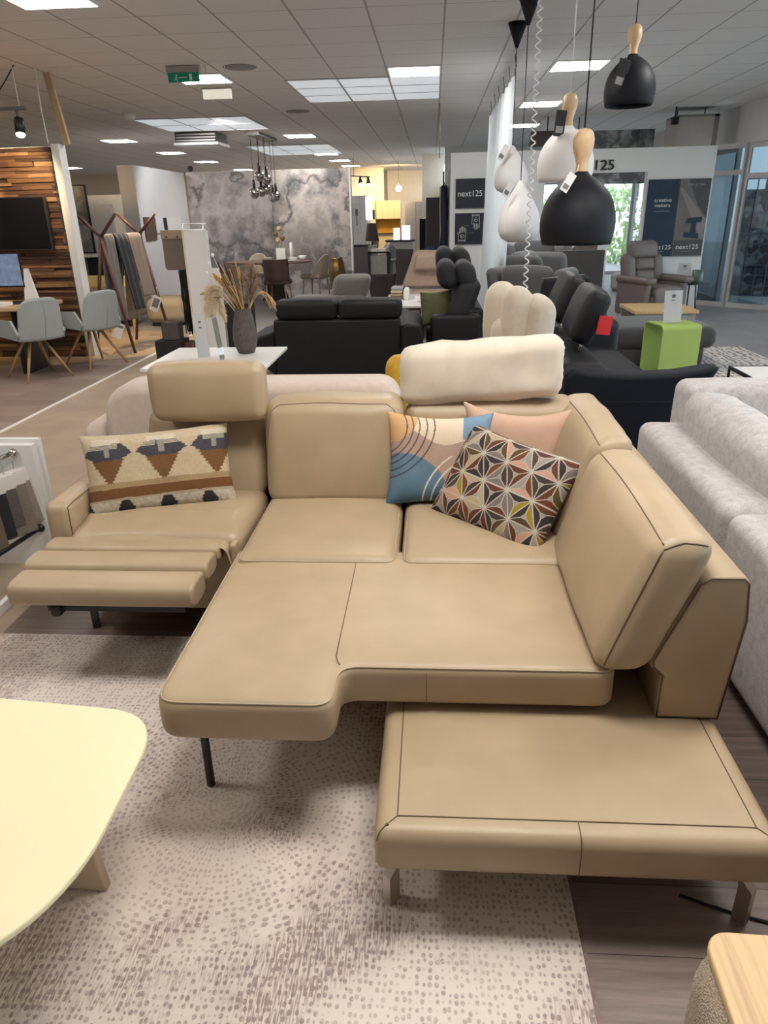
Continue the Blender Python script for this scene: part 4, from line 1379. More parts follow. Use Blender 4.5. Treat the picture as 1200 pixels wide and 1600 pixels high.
B().rprism(rounded(-6.05, -4.46, 1.27, 1.85, 0.01, 2), 8.66, 8.715, 0.006, axis='y').obj('casing', 'black_matte', tv)
B().box(-6.03, -4.475, 8.6585, 8.662, 1.285, 1.838).obj('screen', 'screen_black', tv)
wood_mat('raw_timber', (0.36, 0.25, 0.13), (0.52, 0.38, 0.22), 'Z', 2.0, 0.6)
solo(B().bar((-4.20, 8.92, 2.39), (-4.26, 8.86, CEIL), 0.075, 0.05), 'timber_post', 'raw_timber', 'raw timber post joining the slatted wood partition to the ceiling', 'post')
mat('bulb_warm', (1, 0.8, 0.5), 0.5, emit=30, ecol=(1, 0.86, 0.62))
sp = thing('track_spotlight', 'black track spotlight lit above the slatted wood partition', 'spotlight', (-4.5, 8.2, CEIL))
B().box(-5.6, -4.24, 8.18, 8.22, 2.66, 2.69).obj('track', 'black_metal', sp)
B().tube([(-4.30, 8.2, 2.69), (-4.30, 8.2, CEIL)], 0.004, 6).obj('suspension', 'white_gloss', sp)
B().tube([(-5.3, 8.2, 2.69), (-5.3, 8.2, CEIL)], 0.004, 6).obj('suspension', 'white_gloss', sp)
B().bar((-4.34, 8.2, 2.66), (-4.34, 8.2, 2.58), 0.02).obj('bracket', 'black_metal', sp)
B().lathe([(0.0, 0.0), (0.045, 0.0), (0.05, -0.03), (0.05, -0.16), (0.044, -0.16), (0.044, -0.1), (0, -0.1)], (0, 0, 0), 18).xf(T(-4.33, 8.2, 2.58, 0, -0.35, -0.1)).obj('head', 'black_metal', sp)
B().ball((0, 0, -0.165), 0.046, 14, 8, (1, 1, 0.5)).xf(T(-4.33, 8.2, 2.58, 0, -0.35, -0.1)).obj('bulb', 'bulb_warm', sp)
def spot(name, loc, target, power, color, size, parent=None, blend=0.6, rad=0.04):
    d = bpy.data.lights.new(name, 'SPOT')
    d.energy, d.color, d.spot_size, d.spot_blend, d.shadow_soft_size = power, color, math.radians(size), blend, rad
    o = bpy.data.objects.new(name, d)
    COL.objects.link(o)
    o.matrix_world = Matrix.Translation(loc) @ (Vector(target) - Vector(loc)).to_track_quat('-Z', 'Y').to_matrix().to_4x4()
    return o
spot('spot_wood', (-4.33, 8.14, 2.40), (-4.9, 8.75, 1.9), 110, (1, 0.74, 0.42), 95)
spot('spot_wood_left', (-5.3, 8.15, 2.45), (-5.7, 8.8, 2.0), 520, (1, 0.68, 0.32), 100)
spot('spot_display', (-4.2, 9.6, 2.9), (-3.9, 10.2, 0), 300, (1, 0.8, 0.55), 70)
solo(B().tube(arc((-4.38, 8.4, CEIL), (-5.5, 8.4, 2.4), (0.02, 0, -0.14), 14), 0.006, 6), 'power_cable', 'black_matte', 'black power cable sagging from the ceiling above the wood partition', 'cable')
solo(B().tube([(-4.26, 8.6, 2.38), (-4.27, 8.6, 2.7), (-4.26, 8.6, CEIL)], 0.006, 6), 'ceiling_wire', 'white_gloss', 'thin white cord from the ceiling down to the wood partition', 'cable')

wood_mat('desk_oak', (0.42, 0.27, 0.13), (0.58, 0.40, 0.21), 'X', 1.5, 0.5)
dk = thing('consulting_desk', 'oak consulting desk in front of the slatted wood partition at the left edge', 'desk', (-5.2, 7.95, 0))
B().rprism(rounded(-6.4, -4.30, 7.55, 8.35, 0.02, 3), 0.70, 0.74, 0.006).obj('tabletop', 'desk_oak', dk)
for x in (-6.2, -4.55):
    B().box(x - 0.03, x + 0.03, 7.7, 8.2, 0, 0.70).obj('leg', 'black_metal', dk)
mn = thing('computer_monitor', 'computer monitor turned sideways with white rear foot on the desk', 'monitor', (-4.9, 8.1, 0.74))
B().box(-5.25, -4.60, 8.12, 8.14, 0.90, 1.27).xf(Matrix.Identity(4)).obj('casing', 'black_matte', mn)
mat('screen_lit', (0.1, 0.13, 0.2), 0.2, var=0.5, scale=14, emit=0.5, ecol=(0.22, 0.27, 0.40))
B().box(-5.24, -4.61, 8.117, 8.1215, 0.92, 1.255).obj('screen', 'screen_lit', mn)
B().prism([(-4.64, 0.75), (-4.47, 0.742), (-4.535, 1.10), (-4.575, 1.10)], 8.13, 8.16, 'y').obj('stand', 'white_gloss', mn)
for k, (x, y, w, h, m_, lb) in enumerate(((-4.75, 7.75, 0.26, 0.035, 'paper', 'stack of white papers on the oak desk'), (-4.98, 7.8, 0.2, 0.06, 'wall_cream', 'cream folder pile on the oak desk left of the papers'), (-4.66, 7.98, 0.16, 0.02, 'black_matte', 'black notebook beside the monitor foot on the oak desk'))):
    solo(B().box(x - w / 2, x + w / 2, y - 0.1, y + 0.1, 0.741, 0.741 + h), ('paper_stack', 'folder_pile', 'notebook')[k], m_, lb, 'papers' if k < 2 else 'notebook')

# two grey shell chairs
mat('shell_grey', (0.36, 0.385, 0.375), 0.65, var=0.03, scale=6)
wood_mat('oak_leg', (0.36, 0.20, 0.08), (0.50, 0.30, 0.13), 'Z', 2.0, 0.5)
def shell_chair(label):
    t = thing('shell_chair', label, 'chair', (0, 0, 0), 'grey shell chairs at the desk')
    def seatf(u, v):
        # u across, v front to back; sides curl up
        x, y = (u - 0.5) * 0.50, 0.25 - v * 0.50
        z = 0.43 + 0.06 * (abs(u - 0.5) * 2) ** 3 + 0.02 * (v - 0.3) ** 2
        return x, y, z
    b = B().grid(14, 14, seatf)
    s = b.obj('seat', 'shell_grey', t)
    so = s.modifiers.new('thick', 'SOLIDIFY'); so.thickness = 0.025
    for sx in (-1, 1):
        pr_ = [(0.25, 0.45), (0.27, 0.62), (-0.12, 0.64), (-0.25, 0.50), (-0.2, 0.44)]
        w = B().prism([(p[0], p[1]) for p in pr_], sx * 0.245 - 0.012, sx * 0.245 + 0.012, 'x')
        w.obj('side_wing', 'shell_grey', t)
    def backf(u, v):
        a = (u - 0.5) * 1.9
        w = 0.25 * (1.0 - 0.12 * v)
        x = w * math.sin(a) / math.sin(0.95)
        y = -0.22 - 0.07 * v - (0.10 * (math.cos(a) - 0.58) / 0.42) 
        z = 0.43 + 0.43 * v - 0.10 * (abs(u - 0.5) * 2) ** 4 * v
        return x, y, z
    b = B().grid(18, 14, backf)
    k = b.obj('backrest', 'shell_grey', t)
    so = k.modifiers.new('thick', 'SOLIDIFY'); so.thickness = 0.025
    B().tube([(0, -0.325, 0.46), (0, -0.40, 0.66), (0, -0.405, 0.8)], 0.003, 5).obj('back_seam', 'grey_seam', t)
    for sx in (-1, 1):
        for sy in (-1, 1):
            B().tube([(sx * 0.07, sy * 0.07, 0.415), (sx * 0.25, sy * 0.25, 0.0)], [0.019, 0.012], 8).obj('leg', 'oak_leg', t)
    return t
c0 = shell_chair('light grey shell chair with oak legs, nearest at the left edge by the desk')
c0.location = (-4.30, 7.55, 0); c0.rotation_euler = (0, 0, math.radians(52))
dup(c0, (-3.98, 8.25, 0), math.radians(58), 'light grey shell chair with oak legs, the one beside the wooden throw rack')

# wooden rack with throws
mat('walnut', (0.085, 0.035, 0.022), 0.45, var=0.25, scale=14)
rk = thing('throw_rack', 'walnut rack of two forked trestles hung with throws', 'rack', (-3.98, 9.45, 0))
J = (Vector((-4.06, 9.1, 1.39)), Vector((-3.9, 9.93, 1.40)))
tips = ((Vector((-4.34, 9.14, 1.655)), Vector((-3.80, 9.02, 1.645))), (Vector((-4.17, 9.98, 1.65)), Vector((-3.63, 9.86, 1.64))))
feet = ((Vector((-4.39, 9.18, 0)), Vector((-3.79, 8.96, 0))), (Vector((-4.2, 10.04, 0)), Vector((-3.6, 9.82, 0))))
for j, tp_, ft in zip(J, tips, feet):
    for p in tp_:
        B().tube([j, p], 0.02, 8).obj('fork', 'walnut', rk)
    for p in ft:
        B().tube([p, j], [0.02, 0.024], 8).obj('leg', 'walnut', rk)
B().tube([J[0], J[1]], 0.017, 8).obj('rail', 'walnut', rk)
B().tube([feet[0][0].lerp(J[0], 0.3), feet[1][0].lerp(J[1], 0.3)], 0.012, 8).obj('stretcher', 'oak_leg', rk)
def hung_throw(t0, t1, zl, zr, m_, label, spread):
    a, c = J[0].lerp(J[1], t0), J[0].lerp(J[1], t1)
    d = (c - a)
    s = Vector((d.y, -d.x, 0)).normalized()
    def f(u, v):
        w = (v - 0.5) * 2
        p = a + d * u
        q = abs(w)
        off = 0.026 * min(1, q * 12) + spread * q
        z = 1.425 - (1.425 - (zl if w < 0 else zr)) * max(0, q - 0.03) - 0.01 * q
        x = p + s * (off * (1 if w > 0 else -1)) + Vector((0, 0, 0))
        return (x.x + 0.008 * math.sin(u * 14 + w * 3), x.y, z)
    b = B().grid(10, 40, f)
    o = solo(b, 'hanging_throw', m_, label, 'throw', 'throws hung on the walnut rack', origin=tuple((a + c) / 2))
    so = o.modifiers.new('thick', 'SOLIDIFY'); so.thickness = 0.012; so.offset = 1
    return o
fabric('throw_light', (0.17, 0.15, 0.14), 0.12, 90); fabric('throw_dark', (0.024, 0.023, 0.028), 0.15, 90); fabric('throw_sand', (0.24, 0.185, 0.145), 0.1, 90)
hung_throw(0.03, 0.26, 0.30, 0.36, 'throw_light', 'pale taupe throw hung nearest on the walnut rack', 0.05)
hung_throw(0.29, 0.58, 0.32, 0.48, 'throw_dark', 'dark charcoal throw hung in the middle of the walnut rack', 0.16)
hung_throw(0.62, 0.96, 0.3, 0.62, 'throw_sand', 'sand coloured throw hung farthest on the walnut rack', 0.13)
for k, (p, lb) in enumerate((((-3.97, 9.08, 0.36), 'white price tag hanging low on the near side of the walnut rack'), ((-3.68, 9.72, 0.62), 'white and black price tag hanging from the sand coloured throw'))):
    M = T(p[0], p[1], p[2], 0.3, 0, 0.45)
    tg = thing('price_tag', lb, 'tag', p)
    B().box(-0.055, 0.055, -0.002, 0.002, -0.20, 0).xf(M).obj('card', 'paper', tg)
    B().box(-0.04, 0.04, -0.0035, -0.002, -0.15 if k else -0.06, -0.03).xf(M).obj('print', 'print_grey', tg)
    B().tube([M @ Vector((0, 0, 0)), (p[0] - 0.02, p[1] + 0.04, p[2] + 0.12)], 0.002, 4).obj('string', 'paper', tg)

# leather sample stand
mat('hide_taupe', (0.17, 0.125, 0.105), 0.6, var=0.06)
mat('edge_cream', (0.75, 0.64, 0.50), 0.6)
mat('sample_grey', (0.16, 0.16, 0.165), 0.7)
ss = thing('sample_stand', 'tall white sample display stand behind the dried flowers', 'display stand', (-2.75, 8.65, 0))
B().box(-2.865, -2.60, 8.60, 8.70, 0, 1.445).obj('panel', 'panel_white', ss)
B().box(-2.872, -2.858, 8.585, 8.70, 0, 1.445).obj('edge_strip', 'edge_cream', ss)
B().box(-2.60, -2.50, 8.66, 8.72, 0, 1.03).obj('side_panel', 'panel_white', ss)
wf = B()
wf.tube([(-2.89, 8.62, 1.455), (-2.60, 8.62, 1.455)], 0.011, 6).tube([(-2.95, 8.85, 1.52), (-2.66, 8.85, 1.52)], 0.008, 6)
wf.tube([(-2.87, 8.62, 1.455), (-2.93, 8.85, 1.52)], 0.008, 6).tube([(-2.63, 8.62, 1.455), (-2.69, 8.85, 1.52)], 0.008, 6)
wf.obj('wire_frame', 'white_gloss', ss)
for k, (x, z) in enumerate(((-2.655, 0.62), (-2.575, 0.70))):
    o = solo(B().rprism([(x - 0.035, z - 0.13), (x + 0.035, z - 0.13), (x + 0.035, z + 0.1), (x - 0.035, z + 0.13)], 8.583 + 0.06 * k, 8.597 + 0.06 * k, 0.003, axis='y'), 'fabric_sample', 'sample_grey', ('dark grey fabric sample on the white stand, lower left of the pair', 'dark grey fabric sample on the white stand, upper right of the pair')[k], 'sample', 'grey samples on the white stand')
hs = thing('leather_sample', 'taupe leather sample sheets hanging with rounded corners left of the white stand', 'sample', (-3.0, 8.68, 1.44))
B().rprism(dens(rounded(-3.14, -2.90, 1.02, 1.40, [0.04, 0.005, 0.005, 0.04]), 0.05), 8.66, 8.675, 0.004, axis='y').obj('sheet', 'hide_taupe', hs)
mat('hide_tan', (0.34, 0.25, 0.18), 0.6, var=0.06)
B().soft(-3.145, -2.875, 8.645, 8.69, 1.36, 1.46, 0.012).obj('folded_top', 'hide_tan', hs)
for x in (-3.08, -2.95):
    B().ball((x, 8.645, 1.385), 0.011, 8, 6).obj('rivet', 'black_metal', hs)
rnd = random.Random(3)
b = B()
for k in range(60):
    x, y = -3.03 + 0.2 * rnd.random(), 8.74 + 0.12 * rnd.random()
    b.tube([(x, y, 1.03), (x + rnd.uniform(-.02, .02), y, 0.7), (x + rnd.uniform(-.01, .06), y - 0.02, 0.25 + 0.12 * rnd.random())], 0.006, 4)
mat('fringe_black', (0.022, 0.018, 0.016), 0.8, var=0.4, scale=40)
o = solo(b, 'leather_fringe', 'fringe_black', 'bundle of thin black leather strips hanging under the taupe sample', 'leather strips')
o['kind'] = 'stuff'
mat('box_brown', (0.085, 0.062, 0.056), 0.7)
solo(B().soft(-3.22, -3.02, 8.46, 8.66, 0.238, 0.44, 0.008), 'storage_cube', 'box_brown', 'brown leather cube standing on the black box left of the white stand', 'box')
solo(B().soft(-3.30, -2.98, 8.40, 8.72, 0.003, 0.237, 0.008), 'black_box', 'black_matte', 'black box on the floor under the brown cube', 'box')
for k in range(4):
    solo(B().box(-2.97, -2.87, 8.45, 8.7, 0.003 + 0.05 * k, 0.05 + 0.05 * k), 'catalogue', ('box_brown', 'walnut')[k % 2], ('lowest', 'second from bottom', 'third from bottom', 'topmost')[k] + ' brown catalogue in the pile beside the white stand', 'catalogue', 'catalogues beside the white stand')
solo(B().box(-2.49, -2.20, 8.7, 9.0, 0.003, 0.62), 'black_cabinet', 'black_matte', 'small black cabinet between the white stand and the black sofa', 'cabinet')

# fabric swatch stand near the recliner
fs_ = thing('swatch_stand', 'white fabric swatch stand at the left edge beside the recliner', 'display stand', (-2.1, 2.85, 0))
B().box(-2.75, -1.845, 3.10, 3.125, 0.003, 0.64).obj('back_board', 'panel_white', fs_)
B().box(-2.75, -1.86, 3.06, 3.10, 0.003, 0.62).obj('inner_board', 'panel_white', fs_)
B().box(-1.89, -1.865, 2.35, 3.10, 0.003, 0.045).obj('base_rail', 'panel_white', fs_)
B().tube([(-1.955, 3.07, 0.585), (-2.0, 2.93, 0.575), (-2.3, 2.2, 0.53)], 0.011, 10).ball((-1.95, 3.05, 0.587), 0.022, 12, 8).obj('hanging_rod', 'chrome', fs_)
B().tube([(-1.905, 3.07, 0.20), (-2.0, 2.72, 0.17), (-2.1, 2.35, 0.13)], 0.012, 10).ball((-1.905, 3.06, 0.20), 0.022, 12, 8).obj('lower_rod', 'black_metal', fs_)
SWC = [(0.30, 0.25, 0.21), (0.24, 0.20, 0.17), (0.13, 0.11, 0.10), (0.02, 0.02, 0.026), (0.16, 0.12, 0.08), (0.30, 0.24, 0.17), (0.62, 0.6, 0.58), (0.05, 0.04, 0.04), (0.17, 0.09, 0.05), (0.10, 0.05, 0.03), (0.06, 0.05, 0.05), (0.20, 0.16, 0.13)]
mat('swatch_header', (0.74, 0.70, 0.68), 0.6, var=0.03)
SWN = ['light taupe', 'mid taupe', 'dark taupe', 'navy black', 'brown', 'camel', 'pale grey', 'near black', 'rust brown', 'dark red brown', 'charcoal', 'sand']
ORD = ['first', 'second', 'third', 'fourth', 'fifth', 'sixth', 'seventh', 'eighth', 'ninth', 'tenth', 'eleventh', 'twelfth']
for k, c in enumerate(SWC):
    y = 3.02 - 0.052 * k
    x = -1.945 - 0.021 * k
    z = 0.50 - 0.006 * k
    m_ = fabric('swatch_%d' % k, c, 0.1, 160)
    t = thing('fabric_swatch', SWN[k] + ' fabric swatch hanging on the white stand, ' + ORD[k] + ' from the back board', 'swatch', (x, y, z), 'swatches on the white stand')
    M = T(x, y, z, math.radians(58), 0, 0) @ Matrix.Rotation(-0.12, 4, 'X')
    dz = 0.26 + 0.03 * math.sin(k * 2.1)
    B().soft(-0.07, 0.085, -0.006, 0.006, -dz, -0.045, 0.004, wr=0.003, seed=k).xf(M).obj('cloth', m_, t)
    B().box(-0.072, 0.087, -0.008, 0.008, -0.05, 0.015).xf(M).obj('header_card', 'swatch_header', t)
    B().tube([M @ Vector((0, 0, 0.012)), M @ Vector((0.004, 0, 0.05)), M @ Vector((0, 0.01, 0.085))], 0.002, 5).obj('hook', 'chrome', t)

# ================================================================ far left: white partition, mural, dining group, bedroom display
solo(B().box(-5.76, -5.46, 14.05, 16.95, 0, 2.5), 'white_partition', 'wall_white', 'freestanding white partition between the wood cladding and the floral mural', 'partition')
mat('board_brown', (0.13, 0.075, 0.05), 0.6)
solo(B().box(-5.455, -5.43, 14.2, 14.75, 1.20, 1.62), 'sample_board', 'board_brown', 'brown sample board on the side of the white partition', 'board')
pb = thing('finish_board', 'white sample panel with a black stripe on the white partition', 'board', (-5.44, 15.4, 1.3))
B().box(-5.455, -5.43, 14.8, 16.3, 1.32, 1.60).obj('board', 'panel_white', pb)
B().box(-5.43, -5.425, 15.2, 15.4, 1.32, 1.60).obj('stripe', 'black_matte', pb)
def mural_mat(name, seed, dark, light, tint):
    m, t, p = new_mat(name)
    mp = t.n('ShaderNodeMapping')
    mp.inputs['Location'].default_value = (seed, seed * 2, seed * 3)
    tc = t.n('ShaderNodeTexCoord')
    t.l(tc.outputs['Object'], mp.inputs[0])
    v = mp.outputs[0]
    n1 = t.noise(v, 0.9, 8, 0.62)
    n2 = t.noise(v, 2.2, 6, 0.7)
    crack = t.ramp(t.math('ABSOLUTE', t.math('SUBTRACT', t.noise(v, 0.65, 5, 0.55), 0.5)), [(0.0, 1.0), (0.022, 0.0)])
    vo = t.n('ShaderNodeTexVoronoi', feature='F1', i_Scale=1.7, i_Randomness=1.0)
    wv = t.n('ShaderNodeVectorMath', operation='ADD')
    t.l(v, wv.inputs[0])
    nzv = t.n('ShaderNodeTexNoise', i_Scale=2.5)
    t.l(v, nzv.inputs['Vector'])
    t.l(nzv.outputs['Color'], wv.inputs[1])
    t.l(wv.outputs[0], vo.inputs['Vector'])
    sep = t.n('ShaderNodeSeparateXYZ')
    t.l(tc.outputs['Object'], sep.inputs[0])
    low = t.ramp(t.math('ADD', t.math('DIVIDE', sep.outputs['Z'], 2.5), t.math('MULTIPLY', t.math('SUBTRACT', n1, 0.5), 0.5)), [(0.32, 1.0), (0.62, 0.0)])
    petal = t.ramp(vo.outputs['Distance'], [(0.1, 1.0), (0.5, 0.0)])
    base = t.ramp(t.math('ADD', t.math('MULTIPLY', n1, 0.7), t.math('MULTIPLY', n2, 0.3)), [(0.40, dark), (0.50, light), (0.58, tuple(c * 0.62 for c in light)), (0.66, light)])
    c = t.mix(t.math('MULTIPLY', petal, t.math('MULTIPLY', low, 0.7)), base, tint)
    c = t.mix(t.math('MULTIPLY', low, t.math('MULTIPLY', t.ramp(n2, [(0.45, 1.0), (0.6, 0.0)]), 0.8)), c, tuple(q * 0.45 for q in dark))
    c = t.mix(t.math('MULTIPLY', crack, 0.85), c, tuple(q * 0.4 for q in dark))
    t.l(c, p.inputs['Base Color'])
    p.inputs['Roughness'].default_value = 0.6
    MATS[name] = m
mural_mat('mural_left_print', 2.0, (0.20, 0.185, 0.19), (0.44, 0.41, 0.405), (0.26, 0.25, 0.19))
mural_mat('mural_right_print', 7.3, (0.17, 0.165, 0.17), (0.56, 0.50, 0.465), (0.40, 0.33, 0.29))
mu = thing('mural_partition', 'partition papered with a grey floral stone mural in two panels', 'partition', (-3.5, 17.0, 0))
B().box(-5.44, -1.80, 17.02, 17.2, 0, 2.52).obj('core', 'wall_grey', mu)
B().box(-5.43, -3.56, 17.0, 17.02, 0, 2.50).obj('mural_panel', 'mural_left_print', mu)['label'] = 'grey panel with dark flowers and spatter'
B().box(-3.55, -1.83, 17.0, 17.02, 0, 2.52).obj('mural_panel', 'mural_right_print', mu)['label'] = 'pale cracked stone and blossom panel'
B().box(-1.83, -1.79, 16.98, 17.2, 0, 2.53).obj('edge_profile', 'panel_white', mu)
B().ball((-5.3, 16.95, 2.58), 0.06, 12, 8).obj('camera_dome', 'black_matte', mu)

# dining group
mat('brown_top', (0.20, 0.125, 0.085), 0.35, var=0.12, scale=10)
tb = thing('dining_table', 'oval brown dining table laid for a meal in front of the mural', 'dining table', (-3.3, 15.0, 0))
B().rprism([(-3.3 + 0.88 * math.cos(2 * PI * k / 48), 15.0 + 0.55 * math.sin(2 * PI * k / 48)) for k in range(48)], 0.715, 0.75, 0.01).obj('tabletop', 'brown_top', tb)
B().lathe([(0.28, 0), (0.26, 0.03), (0.17, 0.3), (0.15, 0.45), (0.26, 0.71)], (-3.2, 15.0, 0.004), 28).obj('pedestal', 'espresso', tb)
mat('beige_fabric', (0.42, 0.35, 0.27), 0.8, var=0.05, scale=20)
mat('brown_leather', (0.105, 0.062, 0.046), 0.6, var=0.08)
def tub_dining(label, m_, seat, loc, rz, h=0.86, legm='beige_fabric', curve=2.2):
    t = thing('dining_chair', label, 'chair', (0, 0, 0), 'chairs around the dining table')
    def backf(u, v):
        a = (u - 0.5) * curve
        x = 0.25 * math.sin(a) / max(0.4, math.sin(min(PI / 2, curve / 2)))
        y = -0.04 - 0.22 * (math.cos(a) - math.cos(curve / 2)) / (1 - math.cos(curve / 2)) - 0.05 * v
        top = h - (h - seat) * 0.75 * (abs(u - 0.5) * 2) ** 2.5 * (curve > 1.5)
        return x, y, seat - 0.02 + (top - seat + 0.02) * v
    k = B().grid(20, 10, backf).obj('backrest', m_, t)
    so = k.modifiers.new('thick', 'SOLIDIFY'); so.thickness = 0.035
    B().soft(-0.23, 0.23, -0.22, 0.23, seat - 0.075, seat, 0.035, (0, 0, 0.012)).obj('seat', m_, t)
    for sx in (-1, 1):
        for sy in (-1, 1):
            B().tube([(sx * 0.17, sy * 0.17, seat - 0.06), (sx * 0.21, sy * 0.21, 0)], [0.017, 0.011], 8).obj('leg', legm, t)
    t.location, t.rotation_euler = loc, (0, 0, rz)
    return t
tub_dining('beige tub chair at the right end of the dining table', 'beige_fabric', 0.48, (-2.38, 15.1, 0), math.radians(70), 0.86)
tub_dining('brown leather dining chair with its back to us at the dining table', 'brown_leather', 0.47, (-2.93, 14.0, 0), math.radians(-4), 0.84, 'oak_leg', 0.9)
tub_dining('beige chair on the far left side of the dining table', 'beige_fabric', 0.48, (-3.75, 15.75, 0), math.radians(175), 0.86)
def bowl(x, y, z, r, h, m_, name, lb, cat):
    solo(B().lathe([(0, 0), (r * 0.5, 0), (r, h), (r * 0.94, h), (r * 0.45, h * 0.2), (0, h * 0.2)], (x, y, z), 20), name, m_, lb, cat)
mat('stoneware', (0.32, 0.31, 0.27), 0.5, var=0.1)
bowl(-3.25, 14.75, 0.751, 0.13, 0.02, 'stoneware', 'dinner_plate', 'grey plate on the left of the dining table', 'plate')
bowl(-3.25, 14.75, 0.768, 0.10, 0.06, 'stoneware', 'soup_bowl', 'grey bowl stacked on the left plate of the dining table', 'bowl')
bowl(-2.75, 14.8, 0.751, 0.13, 0.02, 'white_gloss', 'dinner_plate', 'white plate on the right of the dining table', 'plate')
bowl(-2.75, 14.8, 0.768, 0.10, 0.06, 'white_gloss', 'soup_bowl', 'white bowl stacked on the right plate of the dining table', 'bowl')
bowl(-2.62, 15.1, 0.751, 0.09, 0.09, 'white_gloss', 'serving_bowl', 'white serving bowl at the back right of the dining table', 'bowl')
solo(B().box(-3.10, -2.92, 14.85, 14.87, 0.751, 1.0), 'menu_card', 'paper', 'white upright card in the middle of the dining table', 'card')
solo(B().lathe([(0.0, 0), (0.035, 0), (0.035, 0.2), (0.03, 0.34), (0, 0.34)], (-2.85, 15.15, 0.751), 16), 'candle', 'white_gloss', 'tall white candle behind the card on the dining table', 'candle')
tw = thing('table_flowers', 'slim dry stems with rust blossoms behind the card on the dining table', 'dried flowers', (-3.1, 15.2, 0.751))
B().lathe([(0.0, 0), (0.06, 0), (0.07, 0.08), (0.03, 0.16), (0, 0.14)], (-3.1, 15.2, 0.751), 16).obj('small_vase', 'stoneware', tw)
for k, (dx, dz) in enumerate(((-0.06, 0.5), (0.02, 0.6), (0.08, 0.42), (-0.02, 0.38))):
    b = B().tube([(-3.1, 15.2, 0.88), (-3.1 + dx, 15.2, 0.751 + dz)], 0.006, 5)
    b.ball((-3.1 + dx, 15.2, 0.751 + dz), 0.05, 10, 6)
    b.obj('stem', 'straw' if k % 2 else 'stem_brown', tw)
mat('bronze', (0.30, 0.20, 0.09), 0.35, 0.85, var=0.2)
solo(B().lathe([(0.0, 0), (0.12, 0), (0.16, 0.2), (0.185, 0.42), (0.17, 0.58), (0.13, 0.68), (0.15, 0.72), (0.12, 0.72), (0.1, 0.66), (0, 0.6)], (-2.1, 16.4, 0.004), 28), 'floor_vase', 'bronze', 'tall bronze floor vase at the right end of the mural', 'vase')

# chrome globe pendant cluster
mat('mirror_globe', (0.55, 0.52, 0.50), 0.06, 1.0, var=0.02)
gp = thing('globe_pendant', 'black bar pendant with seven smoked chrome globes over the dining table', 'pendant lamp', (-3.45, 16.1, CEIL))
B().prism([(-3.62, 15.3), (-3.36, 15.3), (-3.30, 16.75), (-3.56, 16.75)], CEIL - 0.06, CEIL).obj('canopy', 'black_metal', gp)
for (x, y, z) in ((-3.56, 15.4, 2.02), (-3.44, 16.6, 1.96), (-3.33, 16.4, 1.98), (-3.50, 15.7, 2.34), (-3.40, 15.9, 2.28), (-3.44, 16.0, 2.10), (-3.53, 15.9, 2.06)):
    b = B().tube([(x, y, z + 0.2), (x, y, CEIL - 0.05)], 0.006, 5)
    co = b.obj('cord', 'black_metal', gp)
    B().lathe([(0, 0.24), (0.028, 0.24), (0.028, 0.09), (0, 0.09)], (x, y, z), 10).obj('lamp_holder', 'black_metal', gp)
    B().ball((x, y, z), 0.105, 18, 12).obj('globe', 'mirror_globe', gp)

# far left bedroom display seen past the white post
mural_mat('art_print', 4.4, (0.24, 0.22, 0.21), (0.55, 0.52, 0.49), (0.5, 0.47, 0.44))
ap = thing('art_panel', 'tall framed marble art panel standing behind the walnut rack', 'picture', (-6.65, 13.9, 0.9))
B().box(-7.3, -6.37, 13.9, 13.93, 1.03, 2.17).obj('print', 'art_print', ap)
for (x0, x1, z0, z1) in ((-7.32, -6.35, 2.17, 2.19), (-7.32, -6.35, 1.01, 1.03), (-6.37, -6.35, 1.03, 2.17)):
    B().box(x0, x1, 13.89, 13.94, z0, z1).obj('frame', 'black_matte', ap)
solo(B().box(-7.4, -5.95, 13.95, 14.05, 0, 1.85), 'display_wall', 'panel_white', 'white display wall behind the marble art panel', 'partition')
solo(B().box(-9.0, -6.75, 17.6, 17.75, 0, 2.12), 'cream_partition', 'wall_cream', 'cream lit partition seen between the art panel and the white partition', 'partition')
solo(B().box(-6.5, -5.8, 12.95, 13.25, 0.985, 1.03), 'wall_shelf', 'white_gloss', 'white shelf board with ornaments behind the walnut rack', 'shelf')
solo(B().box(-6.45, -6.2, 13.0, 13.2, 0.003, 0.985), 'shelf_stone', 'stoneware', 'grey stone upright carrying the white shelf board', 'shelf support')
solo(B().soft(-6.15, -5.5, 13.05, 13.2, 0.5, 0.97, 0.02), 'navy_blanket', 'charcoal_fabric', 'dark navy blanket hung below the white shelf board', 'blanket')
fabric('sand_fabric', (0.36, 0.29, 0.2), 0.1, 120)
mat('yellow_throw', (0.78, 0.58, 0.22), 0.85, var=0.05)
bd = thing('sand_sofa', 'sand coloured sofa with a pale yellow back cushion behind the walnut rack', 'sofa', (-5.3, 11.6, 0))
B().soft(-5.85, -4.75, 11.3, 11.6, 0.12, 0.62, 0.05).obj('back_panel', 'sand_fabric', bd)
B().soft(-5.80, -4.80, 11.32, 11.6, 0.58, 0.76, 0.06, (0, 0.02, 0.02)).obj('back_cushion', 'yellow_throw', bd)
B().soft(-5.85, -4.75, 11.6, 12.3, 0.12, 0.42, 0.05).obj('seat', 'sand_fabric', bd)
for x in (-5.7, -4.85):
    B().box(x - 0.03, x + 0.03, 11.4, 11.46, 0, 0.13).obj('leg', 'black_metal', bd)
po = thing('sand_pouf', 'sand fabric pouf behind the walnut rack, right of the price tags', 'pouf', (-4.2, 11.6, 0))
B().soft(-4.52, -3.9, 11.3, 11.9, 0.05, 0.42, 0.12, (0, 0, 0.02)).obj('body', 'sand_fabric', po)
B().box(-4.45, -3.97, 11.36, 11.84, 0.004, 0.055).obj('plinth', 'black_matte', po)
dch = thing('dark_armchair', 'dark grey high-back armchair between the walnut rack and leather samples', 'armchair', (-3.75, 11.4, 0))
